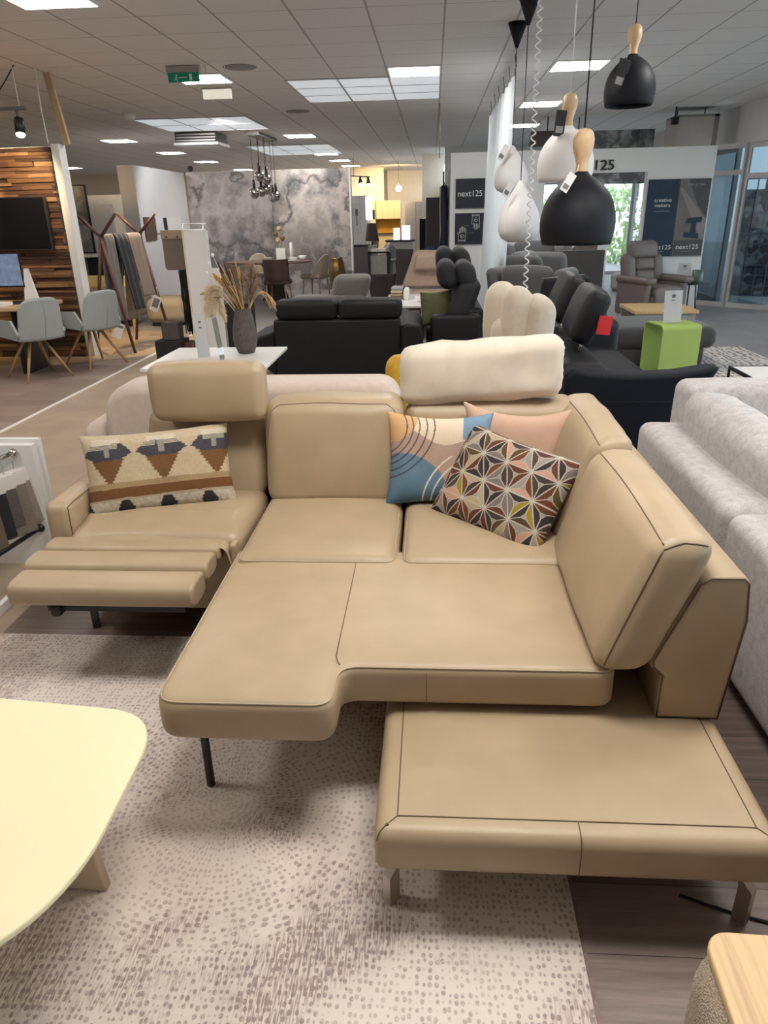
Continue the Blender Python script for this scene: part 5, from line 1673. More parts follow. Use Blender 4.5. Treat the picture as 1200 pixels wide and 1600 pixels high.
B().soft(-3.84, -3.50, 11.3, 11.45, 0.3, 1.0, 0.06, fn=lambda p: (p[0] + (p[2] - 0.3) * -0.12, p[1], p[2])).obj('backrest', 'charcoal_fabric', dch)
B().soft(-3.84, -3.4, 11.4, 11.95, 0.22, 0.45, 0.06).obj('seat', 'charcoal_fabric', dch)
B().tube([(-3.7, 11.65, 0), (-3.7, 11.65, 0.24)], 0.03, 10).obj('pedestal', 'black_metal', dch)
wood_mat('lamella', (0.4, 0.27, 0.1), (0.6, 0.4, 0.2), 'X')
solo(B().box(-4.85, -4.45, 10.7, 10.75, 0.52, 0.56).box(-4.85, -4.81, 10.7, 10.75, 0.003, 0.52).box(-4.49, -4.45, 10.7, 10.75, 0.003, 0.52), 'wooden_trestle', 'lamella', 'small oak trestle in front of the sand coloured sofa', 'trestle')
# ================================================================ white studio wall with posters
st = thing('studio_wall', 'white freestanding studio wall with a doorway and dark posters at right', 'partition', (2.3, 12.45, 0))
w = B()
w.prism([(0.28, 0), (1.75, 0), (1.75, 2.10), (3.32, 2.10), (3.32, 0), (4.32, 0), (4.32, 2.435), (0.28, 2.435)], 12.40, 12.56, 'y')
w.obj('wall_panel', 'panel_white', st)
mat('poster_navy', (0.010, 0.014, 0.026), 0.5, var=0.1)
mat('poster_blue', (0.010, 0.030, 0.062), 0.5, var=0.1)
mat('poster_taupe', (0.17, 0.15, 0.14), 0.5, var=0.15, scale=3)
mat('poster_shadow', (0.075, 0.072, 0.078), 0.5, var=0.1)
mat('poster_beam', (0.26, 0.23, 0.21), 0.5, var=0.05)
mat('ink_white', (0.78, 0.78, 0.77), 0.6, var=0.01)
mat('ink_grey', (0.34, 0.34, 0.35), 0.6, var=0.01)
def board(name, x0, x1, z0, z1, m_, label):
    t = thing(name, label, 'poster', ((x0 + x1) / 2, 12.39, z0))
    B().box(x0, x1, 12.365, 12.398, z0, z1).obj('panel', m_, t)
    return t
YF = 12.363
p1 = board('poster', 0.36, 0.82, 1.635, 2.065, 'poster_navy', 'dark square board reading next125 in white, upper left on the studio wall')
lettering('next125', 0.125, 'ink_white', (0.59, YF, 1.81), FACE, p1, 0.001, sx=0.95)
p2 = board('poster', 0.36, 0.82, 1.10, 1.565, 'poster_navy', 'dark square board with white line drawing of two hands on the studio wall')
def hand_lines(cx, cz, s, flip):
    def q(x, z):
        return (cx + x * s, YF, cz + z * s * flip)
    out = [[(-.5, -1), (-.5, -.2), (-.62, .15), (-.45, .3), (-.32, .05)], [(.45, -1), (.5, -.3), (.55, .3), (.5, .75), (.36, .78), (.32, .2)],
           [(.3, .2), (.28, .92), (.14, .96), (.08, .2)], [(.06, .2), (.04, .98), (-.1, 1.0), (-.14, .2)], [(-.16, .15), (-.2, .8), (-.33, .78), (-.34, .05)],
           [(-.3, -.15), (0, -.05), (.3, -.2)], [(-.25, -.4), (.1, -.3), (.35, -.45)], [(-.5, -.8), (.45, -.8)], [(-.5, -.92), (.45, -.92)], [(-.2, -.1), (-.1, -.5), (.1, -.6)]]
    for l_ in out:
        yield [q(*p) for p in l_]
for (cx, cz, s, fl) in ((0.475, 1.255, 0.115, 1), (0.69, 1.43, 0.115, -1)):
    b = B()
    for pts in hand_lines(cx, cz, s, fl):
        b.tube(pts, 0.0032, 4)
    b.obj('hand_drawing', 'ink_white', p2)
b = B()
for (x0, z0) in ((0.50, 1.38), (0.56, 1.27)):
    b.tube([(x0 + 0.012 * k, YF, z0 + 0.01 * math.sin(k * 2.2)) for k in range(9)], 0.0022, 4)
b.obj('scribble', 'ink_grey', p2)
p3 = board('poster', 3.345, 3.805, 0.86, 1.985, 'poster_blue', 'tall navy poster reading creative makers, left of the pair on the studio wall')
lettering('creative\nmakers', 0.075, 'ink_white', (3.59, YF, 1.665), FACE, p3, 0.001, sx=1.1)
lettering('next125', 0.095, 'ink_white', (3.63, YF, 0.965), FACE, p3, 0.001, sx=1.1)
B().box(3.47, 3.71, YF - 0.001, YF, 1.525, 1.532).obj('fine_print', 'ink_grey', p3)
B().box(3.56, 3.70, YF - 0.001, YF, 0.925, 0.932).obj('fine_print', 'ink_grey', p3)
p4 = board('poster', 3.82, 4.285, 0.86, 1.985, 'poster_taupe', 'tall grey poster reading THE ICON with a dark kitchen block, right of the pair')
B().prism([(3.95, 1.98), (4.285, 1.98), (4.285, 1.42), (4.12, 1.62)], YF - 0.001, YF, 'y').obj('printed_shade', 'poster_shadow', p4)
B().prism([(3.83, 1.84), (3.86, 1.87), (4.27, 1.40), (4.27, 1.12), (4.22, 1.12)], YF - 0.0015, YF - 0.0005, 'y').obj('printed_beam', 'poster_beam', p4)
b = B()
b.prism([(3.98, 1.34), (4.22, 1.36), (4.22, 1.44), (3.99, 1.42)], YF - 0.004, YF - 0.002, 'y')
b.prism([(4.06, 1.14), (4.15, 1.14), (4.14, 1.42), (4.07, 1.42)], YF - 0.0045, YF - 0.0025, 'y')
b.prism([(3.97, 1.14), (4.20, 1.12), (4.20, 1.19), (3.97, 1.22)], YF - 0.0042, YF - 0.0022, 'y')
b.obj('printed_kitchen', 'poster_blue', p4)
B().box(3.83, 4.28, YF - 0.0012, YF, 0.87, 1.10).obj('printed_ground', 'poster_shadow', p4)
lettering('THE ICON', 0.045, 'ink_grey', (4.06, YF - 0.003, 1.885), FACE, p4, 0.001, sx=1.25)
lettering('next125', 0.098, 'ink_white', (4.05, YF - 0.004, 0.965), FACE, p4, 0.001, sx=1.1)
B().box(3.96, 4.14, YF - 0.0035, YF - 0.002, 0.925, 0.932).obj('fine_print', 'ink_grey', p4)
sg = thing('wall_sign', 'black raised lettering above the studio doorway, 125 visible beside the pendants', 'sign', (2.4, 12.39, 2.13))
lettering('next125', 0.20, 'black_matte', (2.80, 12.375, 2.14), FACE, sg, 0.02, 'RIGHT', sx=1.12)
# seen through the doorway
ds = thing('door_poster', 'tall white advertising panel with a wood toned picture behind the studio doorway', 'poster', (3.2, 16.0, 0))
B().box(2.75, 3.62, 16.0, 16.04, 0.004, 1.62).obj('panel', 'panel_white', ds)
B().prism([(2.8, 0.15), (3.42, 0.15), (3.42, 1.25), (2.8, 0.75)], 15.99, 16.0, 'y').obj('picture', 'hide_taupe', ds)
solo(B().soft(3.75, 4.3, 15.6, 16.1, 0.003, 0.35, 0.1, wr=0.03), 'floor_bag', 'stoneware', 'grey sack lying by the studio window behind the recliner', 'bag')

# above the studio wall
mat('beige_board', (0.42, 0.39, 0.35), 0.7, var=0.03)
ub = thing('ventilation_box', 'beige boxed duct with dark edges under the ceiling at upper right', 'duct', (4.35, 13.9, 2.4))
B().box(4.02, 4.62, 13.6, 14.2, 2.2, 2.95).obj('casing', 'beige_board', ub)
B().box(4.62, 4.70, 13.6, 14.2, 2.2, 2.98).obj('dark_edge', 'print_grey', ub)
B().box(4.02, 4.70, 13.6, 14.2, 2.95, 2.985).obj('top_edge', 'print_grey', ub)
for x in (4.1, 4.55):
    B().tube([(x, 13.9, 2.98), (x, 13.9, CEIL)], 0.01, 6).obj('hanger_rod', 'black_metal', ub)
solo(B().box(3.92, 4.02, 13.5, 13.6, 2.84, 2.95).box(3.96, 3.98, 13.54, 13.56, 2.95, CEIL), 'loudspeaker', 'black_matte', 'small dark loudspeaker hung left of the beige duct', 'loudspeaker')
mural_mat('frieze_print', 9.1, (0.14, 0.15, 0.16), (0.42, 0.43, 0.43), (0.3, 0.3, 0.3))
solo(B().box(2.3, 3.95, 14.6, 14.65, 2.0, 2.88).box(2.6, 2.62, 14.62, 14.64, 2.88, CEIL), 'frieze_board', 'frieze_print', 'grey patterned panel showing above the studio wall left of the duct', 'panel')
solo(B().box(1.72, 2.30, 14.2, 14.5, 2.64, 2.86).box(2.0, 2.02, 14.3, 14.32, 2.86, CEIL), 'brown_fascia', 'espresso', 'dark brown hanging fascia behind the wood-necked pendants', 'fascia')

# ================================================================ white curtain
def curtain_mat():
    m = bpy.data.materials.new('sheer_white')
    m.use_nodes = True
    t = NT(m)
    t.t.nodes.clear()
    out = t.n('ShaderNodeOutputMaterial')
    d = t.n('ShaderNodeBsdfDiffuse')
    nz = t.noise(t.coords((40, 40, 1)), 1.0)
    t.l(t.mix(nz, (0.80, 0.83, 0.86), (0.90, 0.92, 0.94)), d.inputs[0])
    tl = t.n('ShaderNodeBsdfTranslucent')
    tl.inputs[0].default_value = (0.85, 0.9, 0.94, 1)
    mx = t.n('ShaderNodeMixShader')
    mx.inputs[0].default_value = 0.5
    t.l(d.outputs[0], mx.inputs[1])
    t.l(tl.outputs[0], mx.inputs[2])
    tr = t.n('ShaderNodeBsdfTransparent')
    m2 = t.n('ShaderNodeMixShader')
    m2.inputs[0].default_value = 0.12
    t.l(mx.outputs[0], m2.inputs[1])
    t.l(tr.outputs[0], m2.inputs[2])
    t.l(m2.outputs[0], out.inputs[0])
    MATS['sheer_white'] = m
curtain_mat()
cu = thing('curtain', 'long sheer white curtain hanging from the ceiling, left of the pendants', 'curtain', (0.85, 10.4, CEIL))
def cloth(u, v):
    y = 8.75 + 3.5 * u
    w_ = 0.045 * math.sin(u * 60 + 1.5 * math.sin(u * 9)) * (0.35 + 0.65 * v)
    return (0.86 + w_ - 0.06 * v, y, 2.91 - 2.89 * v)
B().grid(220, 12, cloth).obj('cloth', 'sheer_white', cu)
for k in range(6):
    y = 8.80 + 3.4 * k / 5
    B().tube([(0.86, y, 2.90), (0.86, y, 2.96), (0.875, y, 2.99), (0.865, y, 3.02), (0.855, y, CEIL)], 0.004, 5).obj('hook', 'black_metal', cu)

# ================================================================ pendants
mat('shade_black', (0.006, 0.0075, 0.012), 0.55, spec=0.3, var=0.05)
mat('shade_white', (0.78, 0.77, 0.76), 0.5, var=0.015)
wood_mat('pendant_wood', (0.55, 0.36, 0.19), (0.72, 0.51, 0.30), 'Z', 3.0, 0.4)
mat('cord_white', (0.75, 0.75, 0.75), 0.5)
mat('tag_white', (0.8, 0.8, 0.78), 0.5)
def hang_tag(p, m_, rz, parent=None, label=None, tilt=0.4, s=1.0):
    M = T(p[0], p[1], p[2], rz, 0, tilt)
    t = thing('price_tag', label, 'tag', p)
    B().box(-0.026 * s, 0.026 * s, -0.0025, 0.0025, -0.115 * s, 0).xf(M).obj('card', m_, t)
    B().box(-0.018 * s, 0.018 * s, -0.0035, -0.0026, -0.10 * s, -0.07 * s).xf(M).obj('print', 'ink_grey' if m_ == 'black_matte' else 'print_grey', t)
    B().tube([M @ Vector((0, 0, 0)), M @ Vector((0.008, 0, 0.03 * s)), M @ Vector((0.0, 0.004, 0.06 * s))], 0.0016, 4).obj('string', 'cord_white', t)
    return t
def bell(x, y, zr, D, shade, cord, label):
    """bell shade with a turned wooden neck"""
    t = thing('bell_pendant', label, 'pendant lamp', (x, y, CEIL))
    k = D
    pr_ = [(0.455, 0.0), (0.478, 0.08), (0.495, 0.2), (0.5, 0.3), (0.488, 0.42), (0.455, 0.56), (0.40, 0.68), (0.33, 0.78), (0.25, 0.865), (0.17, 0.925), (0.115, 0.96), (0.10, 0.985), (0.09, 1.0), (0, 1.0)]
    inn = [(0.0, 0.965), (0.10, 0.955), (0.24, 0.85), (0.39, 0.665), (0.475, 0.42), (0.487, 0.3), (0.465, 0.08), (0.443, 0.0)]
    prof = [(r * k, z * k * 0.9) for r, z in inn] + [(r * k, z * k * 0.9) for r, z in pr_]
    B().shell(prof, (x, y, zr), 48).obj('shade', shade, t)
    nk = [(0, 0.97), (0.082, 0.97), (0.08, 1.02), (0.075, 1.08), (0.085, 1.15), (0.115, 1.25), (0.135, 1.34), (0.138, 1.42), (0.12, 1.50), (0.08, 1.55), (0.03, 1.565), (0, 1.565)]
    B().lathe([(r * k, z * k * 0.9) for r, z in nk], (x, y, zr), 28).obj('wooden_neck', 'pendant_wood', t)
    B().tube([(x, y, zr + 1.55 * k * 0.9), (x, y, CEIL - 0.02)], 0.0045 * D / 0.4, 6).obj('cord', cord, t)
    B().lathe([(0, 0), (0.05, 0), (0.05, 0.025), (0, 0.025)], (x, y, CEIL - 0.025), 16).obj('canopy', cord, t)
    B().ball((x, y, zr + 0.45 * k), 0.10 * k, 14, 10).obj('bulb', 'shade_white', t)
    return t
bell(0.715, 3.85, 1.42, 0.365, 'shade_black', 'black_metal', 'large black bell pendant with wooden neck, lowest and nearest of the pendants')
bell(0.885, 5.35, 1.755, 0.37, 'shade_white', 'cord_white', 'white bell pendant with wooden neck behind the large black one')
bell(1.435, 6.1, 2.275, 0.365, 'shade_black', 'black_metal', 'smaller looking black bell pendant with wooden neck hanging high at right')
def teardrop(x, y, zt, zb, D, label):
    t = thing('teardrop_pendant', label, 'pendant lamp', (x, y, CEIL))
    h = zt - zb
    pr_ = [(0.0, 0.0), (0.25, 0.0), (0.40, 0.06), (0.48, 0.17), (0.5, 0.29), (0.475, 0.42), (0.41, 0.55), (0.32, 0.67), (0.225, 0.78), (0.14, 0.88), (0.075, 0.96), (0.03, 1.0), (0, 1.0)]
    B().lathe([(r * D, z * h) for r, z in pr_], (x, y, zb), 44).obj('shade', 'shade_white', t)
    B().tube([(x, y, zt - 0.005), (x, y, CEIL - 0.19)], 0.004, 6).obj('cord', 'black_metal', t)
    B().lathe([(0, 0), (0.012, 0), (0.085, 0.19), (0, 0.19)], (x, y, CEIL - 0.19), 28).obj('canopy', 'shade_black', t)
    return t
teardrop(0.735, 6.62, 1.815, 1.335, 0.36, 'white teardrop pendant, the nearer and lower of two')
teardrop(0.735, 7.45, 2.14, 1.74, 0.325, 'white teardrop pendant, the farther and higher of two')
hang_tag((0.655, 3.72, 1.735), 'tag_white', 0.2, None, 'white price tag lying on top of the large black pendant', 0.55, 0.75)
hang_tag((0.825, 5.26, 2.17), 'black_matte', 0.1, None, 'black price tag hanging beside the neck of the white bell pendant', 0.1, 1.3)
hang_tag((1.355, 5.95, 2.55), 'black_matte', 0.1, None, 'black price tag on the small high black pendant', 0.25, 1.6)
hang_tag((0.66, 6.50, 1.80), 'tag_white', 0.2, None, 'white price tag on the nearer teardrop pendant', 0.6, 1.1)
hang_tag((0.68, 7.32, 2.13), 'tag_white', 0.2, None, 'white and black price tag on the farther teardrop pendant', 0.6, 1.2)
pts = []
for k in range(640):
    s = k / 639
    z = 1.02 + (CEIL - 1.02) * s
    a = k * 2 * PI / 16
    r = 0.013
    pts.append((0.60 + r * math.cos(a), 4.85 + r * math.sin(a), z))
solo(B().tube(pts, 0.0045, 5), 'spiral_cable', 'shade_white', 'long white spiral cable hanging down in front of the pendants', 'cable')
mat('copper_cord', (0.55, 0.38, 0.18), 0.35, 0.9)
solo(B().tube([(0.10, 12.3, 2.36), (0.10, 12.3, CEIL)], 0.008, 6), 'brass_rod', 'copper_cord', 'thin brass rod hanging from the ceiling left of the studio wall', 'rod')

# ================================================================ dark sofa with headrest cushions, right of centre
rs = thing('anthracite_sofa', 'anthracite leather corner sofa behind the grey sofa, headrests raised on posts', 'sofa', (1.3, 5.5, 0))
mat('anthracite', (0.015, 0.015, 0.018), 0.5, spec=0.3, var=0.1, scale=8, bump=0.06, bscale=200)
mat('navy_black', (0.005, 0.007, 0.013), 0.62, spec=0.25, var=0.1, scale=8)
ends = dens([(0.80, 0.06), (1.62, 0.06), (1.66, 0.62), (1.70, 0.70), (1.66, 0.705), (1.45, 0.672), (1.2, 0.662), (0.97, 0.675), (0.84, 0.70), (0.80, 0.66)], 0.06)
B().rprism(ends, 4.30, 4.46, 0.03, axis='y').obj('end_arm', 'navy_black', rs)
B().tube([(0.82, 4.297, 0.50), (1.64, 4.297, 0.50)], 0.003, 5).obj('seam', 'anthracite', rs)
B().soft(0.78, 1.10, 4.46, 6.75, 0.06, 0.70, 0.07, (0, 0, 0.01)).obj('back_panel', 'anthracite', rs)
B().soft(1.08, 1.66, 4.46, 5.55, 0.10, 0.43, 0.06, (0, 0, 0.02)).obj('seat', 'anthracite', rs)
B().soft(1.08, 1.66, 5.56, 6.62, 0.10, 0.43, 0.06, (0, 0, 0.02)).obj('seat', 'anthracite', rs)
B().soft(1.15, 1.68, 6.62, 6.90, 0.06, 0.66, 0.06, (0.01, 0.01, 0.01)).obj('far_arm', 'anthracite', rs)
B().rprism(dens([(0.98, 0.52), (1.38, 0.52), (1.50, 0.72), (1.46, 1.0), (1.40, 1.03), (1.02, 1.0)], 0.06), 6.92, 7.05, 0.03, axis='y').obj('far_back', 'anthracite', rs)
def headcushion(cx, cy, cz, name):
    b = B().soft(-0.055, 0.085, -0.31, 0.31, -0.17, 0.17, 0.045, (0.03, 0.02, 0.015), wr=0.006, seed=cy)
    b.xf(T(cx, cy, cz, math.radians(-4), 0, math.radians(22)))
    o = b.obj('headrest', 'anthracite', rs)
    for dy in (-0.2, 0.2):
        B().tube([(cx - 0.05, cy + dy, 0.66), (cx - 0.02, cy + dy, cz - 0.10)], 0.011, 8).obj('post', 'chrome', o)
    return o
headcushion(1.02, 5.05, 0.94, 'a')
headcushion(1.02, 5.85, 0.965, 'b')
rt = thing('red_tag', 'red sale tag hanging on the anthracite headrest cushion', 'tag', (1.17, 4.78, 0.93))
mat('red_card', (0.72, 0.03, 0.035), 0.5, var=0.03)
B().box(-0.043, 0.045, -0.002, 0.002, -0.115, 0).xf(T(1.10, 4.70, 0.955, 0.1, 0, 0.12)).obj('card', 'red_card', rt)
B().tube([(1.10, 4.70, 0.955), (1.09, 4.72, 1.01)], 0.002, 4).obj('string', 'black_metal', rt)
for x in (0.9, 1.55):
    for y in (4.6, 6.6):
        B().box(x - 0.02, x + 0.02, y - 0.02, y + 0.02, 0, 0.11).obj('leg', 'chrome', rs)
# lime side table + brochure holder
mat('lime', (0.36, 0.475, 0.115), 0.45, var=0.02, scale=3)
lm = thing('lime_table', 'lime green waterfall side table carrying a clear brochure holder', 'side table', (2.36, 7.4, 0))
def arch_(x0, x1, y0, y1, h, r, th):
    out, inn = [], []
    pts = [(y0, 0.004)]
    for k in range(9):
        a = PI - PI / 2 * k / 8
        pts.append((y0 + r + r * math.cos(a), h - r + r * math.sin(a)))
    for k in range(9):
        a = PI / 2 - PI / 2 * k / 8
        pts.append((y1 - r + r * math.cos(a), h - r + r * math.sin(a)))
    pts.append((y1, 0.004))
    ins = [(y1 - th, 0.004)]
    r2 = r - th
    for k in range(9):
        a = PI / 2 * k / 8
        ins.append((y1 - r + r2 * math.cos(a), h - r + r2 * math.sin(a)))
    for k in range(9):
        a = PI / 2 + PI / 2 * k / 8
        ins.append((y0 + r + r2 * math.cos(a), h - r + r2 * math.sin(a)))
    ins.append((y0 + th, 0.004))
    return B().prism(pts + ins, x0, x1, 'x')
arch_(2.20, 2.60, 7.22, 7.62, 0.525, 0.05, 0.014).xf(Matrix.Translation((2.4, 7.4, 0)) @ Matrix.Rotation(math.radians(10), 4, 'Z') @ Matrix.Translation((-2.4, -7.4, 0))).obj('frame', 'lime', lm)
acrylic_stand(2.37, 7.38, 0.526, 0.20, 0.31, math.radians(14), 'clear brochure holder with white leaflet on the lime side table', True, 0.10)
fabric('dark_grey_fabric', (0.06, 0.058, 0.06), 0.12, 120)
og = thing('grey_footstool', 'dark grey upholstered footstool behind the lime side table', 'footstool', (2.45, 8.2, 0))
B().soft(1.95, 2.99, 7.75, 8.75, 0.20, 0.42, 0.09, (0, 0, 0.015)).obj('cushion', 'dark_grey_fabric', og)
B().soft(2.0, 2.88, 7.8, 8.7, 0.02, 0.21, 0.03).obj('base', 'dark_grey_fabric', og)
def rug2():
    m, t, p = new_mat('oriental_rug')
    co = t.coords()
    v = t.n('ShaderNodeTexVoronoi', i_Scale=9.0, i_Randomness=0.4)
    t.l(co, v.inputs['Vector'])
    w_ = t.n('ShaderNodeTexWave', i_Scale=5.0, i_Distortion=9.0, i_Detail=3.0)
    t.l(co, w_.inputs['Vector'])
    f = t.math('MULTIPLY', t.ramp(v.outputs['Distance'], [(0.3, 0.0), (0.36, 1.0)]), w_.outputs['Fac'])
    t.l(t.mix(f, (0.60, 0.56, 0.52), (0.20, 0.16, 0.15)), p.inputs['Base Color'])
    p.inputs['Roughness'].default_value = 0.9
    MATS['oriental_rug'] = m
rug2()
solo(B().box(2.55, 3.72, 6.6, 8.95, 0.002, 0.012), 'patterned_rug', 'oriental_rug', 'cream and grey patterned rug right of the dark footstool', 'rug')
gt = thing('glass_top_table', 'white glass-topped table with thin black frame at the right edge', 'coffee table', (2.8, 5.3, 0))
B().box(2.31, 3.4, 4.82, 5.66, 0.425, 0.437).obj('tabletop', 'white_gloss', gt)
fr = B()
for (x0, x1, y0, y1) in ((2.295, 2.312, 4.81, 5.67), (3.4, 3.415, 4.81, 5.67), (2.312, 3.4, 5.655, 5.67), (2.312, 3.4, 4.81, 4.822)):
    fr.box(x0, x1, y0, y1, 0.415, 0.44)
fr.obj('frame', 'black_metal', gt)
for x in (2.30, 3.41):
    for y in (4.82, 5.66):
        B().box(x - 0.008, x + 0.008, y - 0.008, y + 0.008, 0.0, 0.415).obj('leg', 'black_metal', gt)
solo(B().soft(2.33, 2.85, 4.9, 5.5, 0.013, 0.40, 0.08, (0, 0, 0.01)), 'black_stool', 'navy_black', 'black upholstered stool pushed under the glass-topped table', 'stool')

# oak platform table, recliner, round table by the studio wall
ok = thing('oak_low_table', 'low oak table with panel legs in front of the taupe recliner', 'coffee table', (3.2, 10.7, 0))
B().rprism(rounded(2.78, 3.64, 10.25, 11.15, 0.01, 2), 0.235, 0.28, 0.004).obj('tabletop', 'oak', ok)
B().box(2.80, 3.62, 10.30, 10.34, 0.0, 0.236).obj('leg', 'beige_board', ok)
B().box(2.80, 3.62, 11.06, 11.10, 0.0, 0.236).obj('leg', 'beige_board', ok)
mat('taupe_leather', (0.165, 0.135, 0.125), 0.55, var=0.06, scale=8)
rc = thing('taupe_recliner', 'taupe leather power recliner with channelled back before the studio wall', 'armchair', (3.35, 11.7, 0))
def rsoft(name, *a, **k):
    return B().soft(*a, **k).xf(Matrix.Rotation(math.radians(24), 4, 'Z')).xf(Matrix.Translation((3.36, 11.75, 0))).obj(name, 'taupe_leather', rc)
tb_ = lambda p: (p[0], p[1] + (p[2] - 0.45) * 0.22, p[2])
rsoft('base', -0.28, 0.28, -0.42, 0.35, 0.06, 0.36, 0.04)
rsoft('seat', -0.26, 0.26, -0.46, 0.2, 0.33, 0.48, 0.06, (0, 0, 0.02))
for sx in (-1, 1):
    rsoft('arm', *sorted((sx * 0.27, sx * 0.40)), -0.40, 0.30, 0.05, 0.56, 0.05)
    rsoft('arm_pad', *sorted((sx * 0.245, sx * 0.43)), -0.47, 0.30, 0.53, 0.62, 0.04, (0, 0, 0.01))
    rsoft('back_bolster', *sorted((sx * 0.15, sx * 0.36)), 0.08, 0.26, 0.5, 0.93, 0.07, (0, 0.02, 0), fn=tb_)
rsoft('back_channel', -0.17, 0.17, 0.06, 0.2, 0.47, 0.70, 0.05, (0, 0.02, 0), fn=tb_)
rsoft('back_channel', -0.17, 0.17, 0.06, 0.2, 0.69, 0.88, 0.05, (0, 0.02, 0), fn=tb_)
rsoft('headrest', -0.25, 0.25, 0.05, 0.22, 0.86, 1.12, 0.07, (0, 0.02, 0), fn=tb_)
rsoft('footboard', -0.25, 0.25, -0.47, -0.42, 0.1, 0.42, 0.02)
B().tube([(3.36, 11.75, 0), (3.36, 11.75, 0.08)], 0.26, 24).obj('swivel_base', 'black_metal', rc)
rt_ = thing('round_side_table', 'small round black side table with three legs right of the recliner', 'side table', (3.98, 11.85, 0))
B().lathe([(0, 0), (0.20, 0), (0.20, 0.018), (0, 0.018)], (3.98, 11.85, 0.475), 28).obj('tabletop', 'black_metal', rt_)
for a in (0.3, 2.4, 4.5):
    B().tube([(3.98 + 0.13 * math.cos(a), 11.85 + 0.13 * math.sin(a), 0.475), (3.98 + 0.19 * math.cos(a), 11.85 + 0.19 * math.sin(a), 0)], 0.011, 6).obj('leg', 'black_metal', rt_)
acrylic_stand(3.89, 11.83, 0.494, 0.21, 0.30, 0.0, 'white information card in holder on the round black side table', True, 0.08)
mat('green_glass', (0.10, 0.15, 0.12), 0.15, var=0.15)
solo(B().lathe([(0, 0), (0.075, 0), (0.085, 0.03), (0.085, 0.19), (0.078, 0.19), (0.078, 0.04), (0, 0.03)], (4.085, 11.80, 0.494), 20), 'glass_pot', 'green_glass', 'dark green glass pot on the round black side table', 'pot')
# dark panel and wingback chairs
mat('umber_panel', (0.050, 0.043, 0.042), 0.5, var=0.05)
solo(B().box(1.70, 2.23, 9.95, 10.05, 0.002, 1.09), 'display_screen', 'umber_panel', 'dark umber upright panel behind the anthracite sofa', 'panel')
fabric('slate_fabric', (0.12, 0.12, 0.125), 0.12, 120)
def wingback(label, loc, rz, sc=1.0):
    t = thing('wingback_chair', label, 'armchair', (0, 0, 0), 'grey wingback chairs behind the ivory armchair')
    q = lambda nm, *a, **k: B().soft(*a, **k).xf(Matrix.Diagonal((sc, sc, sc, 1))).obj(nm, 'slate_fabric', t)
    q('back_cushion', -0.28, 0.28, 0.12, 0.30, 0.40, 1.05, 0.08, (0, 0.02, 0.02), fn=lambda p: (p[0], p[1] + (p[2] - 0.4) * 0.2, p[2]))
    for sx in (-1, 1):
        q('wing', *sorted((sx * 0.26, sx * 0.38)), -0.12, 0.36, 0.58, 1.03, 0.058, (0.01, 0.01, 0.01), fn=lambda p: (p[0] + (p[2] - 0.5) * 0.1 * (1 if p[0] > 0 else -1), p[1] + (p[2] - 0.4) * 0.15, p[2]))
        q('arm', *sorted((sx * 0.26, sx * 0.38)), -0.35, 0.2, 0.15, 0.62, 0.05)
    q('seat', -0.27, 0.27, -0.36, 0.2, 0.22, 0.46, 0.06, (0, 0, 0.02))
    for sx in (-1, 1):
        for sy in (-0.3, 0.2):
            B().tube([(sx * 0.28 * sc, sy * sc, 0), (sx * 0.28 * sc, sy * sc, 0.2 * sc)], 0.018, 8).obj('leg', 'black_metal', t)
    t.location, t.rotation_euler = loc, (0, 0, rz)
    return t
wingback('slate grey wingback chair, nearest behind the spiral cable', (1.14, 8.05, 0), math.radians(150))
wingback('slate grey wingback chair in front of the umber panel', (1.42, 9.1, 0), math.radians(60), 1.06)
wingback('slate grey wingback chair farthest back under the black pendant', (1.52, 10.9, 0), math.radians(5), 1.1)

# ================================================================ signs and fittings under the ceiling
mat('exit_green', (0.0, 0.14, 0.075), 0.4, emit=0.12, ecol=(0.0, 0.30, 0.16))
ex = thing('exit_sign', 'green emergency exit sign with running figure, arrow and door under the ceiling', 'exit sign', (-2.68, 8.75, CEIL))
B().box(-2.88, -2.52, 8.74, 8.80, 3.035, 3.09).obj('housing', 'beige_board', ex)
B().box(-2.87, -2.525, 8.76, 8.775, 2.945, 3.035).obj('sign_plate', 'exit_green', ex)
b = B()
b.ball((-2.775, 8.758, 3.012), 0.009, 10, 6, (1, 0.1, 1))
for pts in ([(-2.775, 3.0), (-2.782, 2.98)], [(-2.782, 2.98), (-2.77, 2.965), (-2.775, 2.952)], [(-2.782, 2.98), (-2.795, 2.968), (-2.805, 2.966)], [(-2.776, 2.997), (-2.762, 2.985)], [(-2.776, 2.997), (-2.792, 2.99)]):
    b.tube([(p[0], 8.758, p[1]) for p in pts], 0.004, 4)
b.box(-2.735, -2.665, 8.757, 8.759, 2.986, 2.992)
b.add([(-2.735, 8.757, 2.999), (-2.735, 8.757, 2.979), (-2.75, 8.757, 2.989)], [(0, 1, 2)])
b.box(-2.635, -2.605, 8.757, 8.759, 2.955, 3.02)
b.obj('pictogram', 'ink_white', ex)
em = thing('emergency_light', 'white boxed emergency light hanging right of the exit sign', 'emergency light', (-2.35, 8.75, CEIL))
mat('soft_glow', (0.85, 0.82, 0.72), 0.5, emit=0.5, ecol=(1, 0.95, 0.8))
B().box(-2.50, -2.19, 8.74, 8.78, 2.775, 2.865).obj('diffuser', 'soft_glow', em)
B().box(-2.51, -2.18, 8.735, 8.785, 2.865, 2.885).obj('cap', 'beige_board', em)
for x in (-2.45, -2.24):
    B().tube([(x, 8.76, 2.885), (x, 8.76, CEIL)], 0.005, 6).obj('rod', 'white_gloss', em)
ac = thing('ceiling_cassette', 'grey ceiling air cassette with louvre hanging above the mural', 'air conditioner', (-4.5, 15.4, CEIL))
B().box(-4.92, -4.12, 15.0, 15.8, 2.92, 3.09).obj('casing', 'dark_steel', ac)
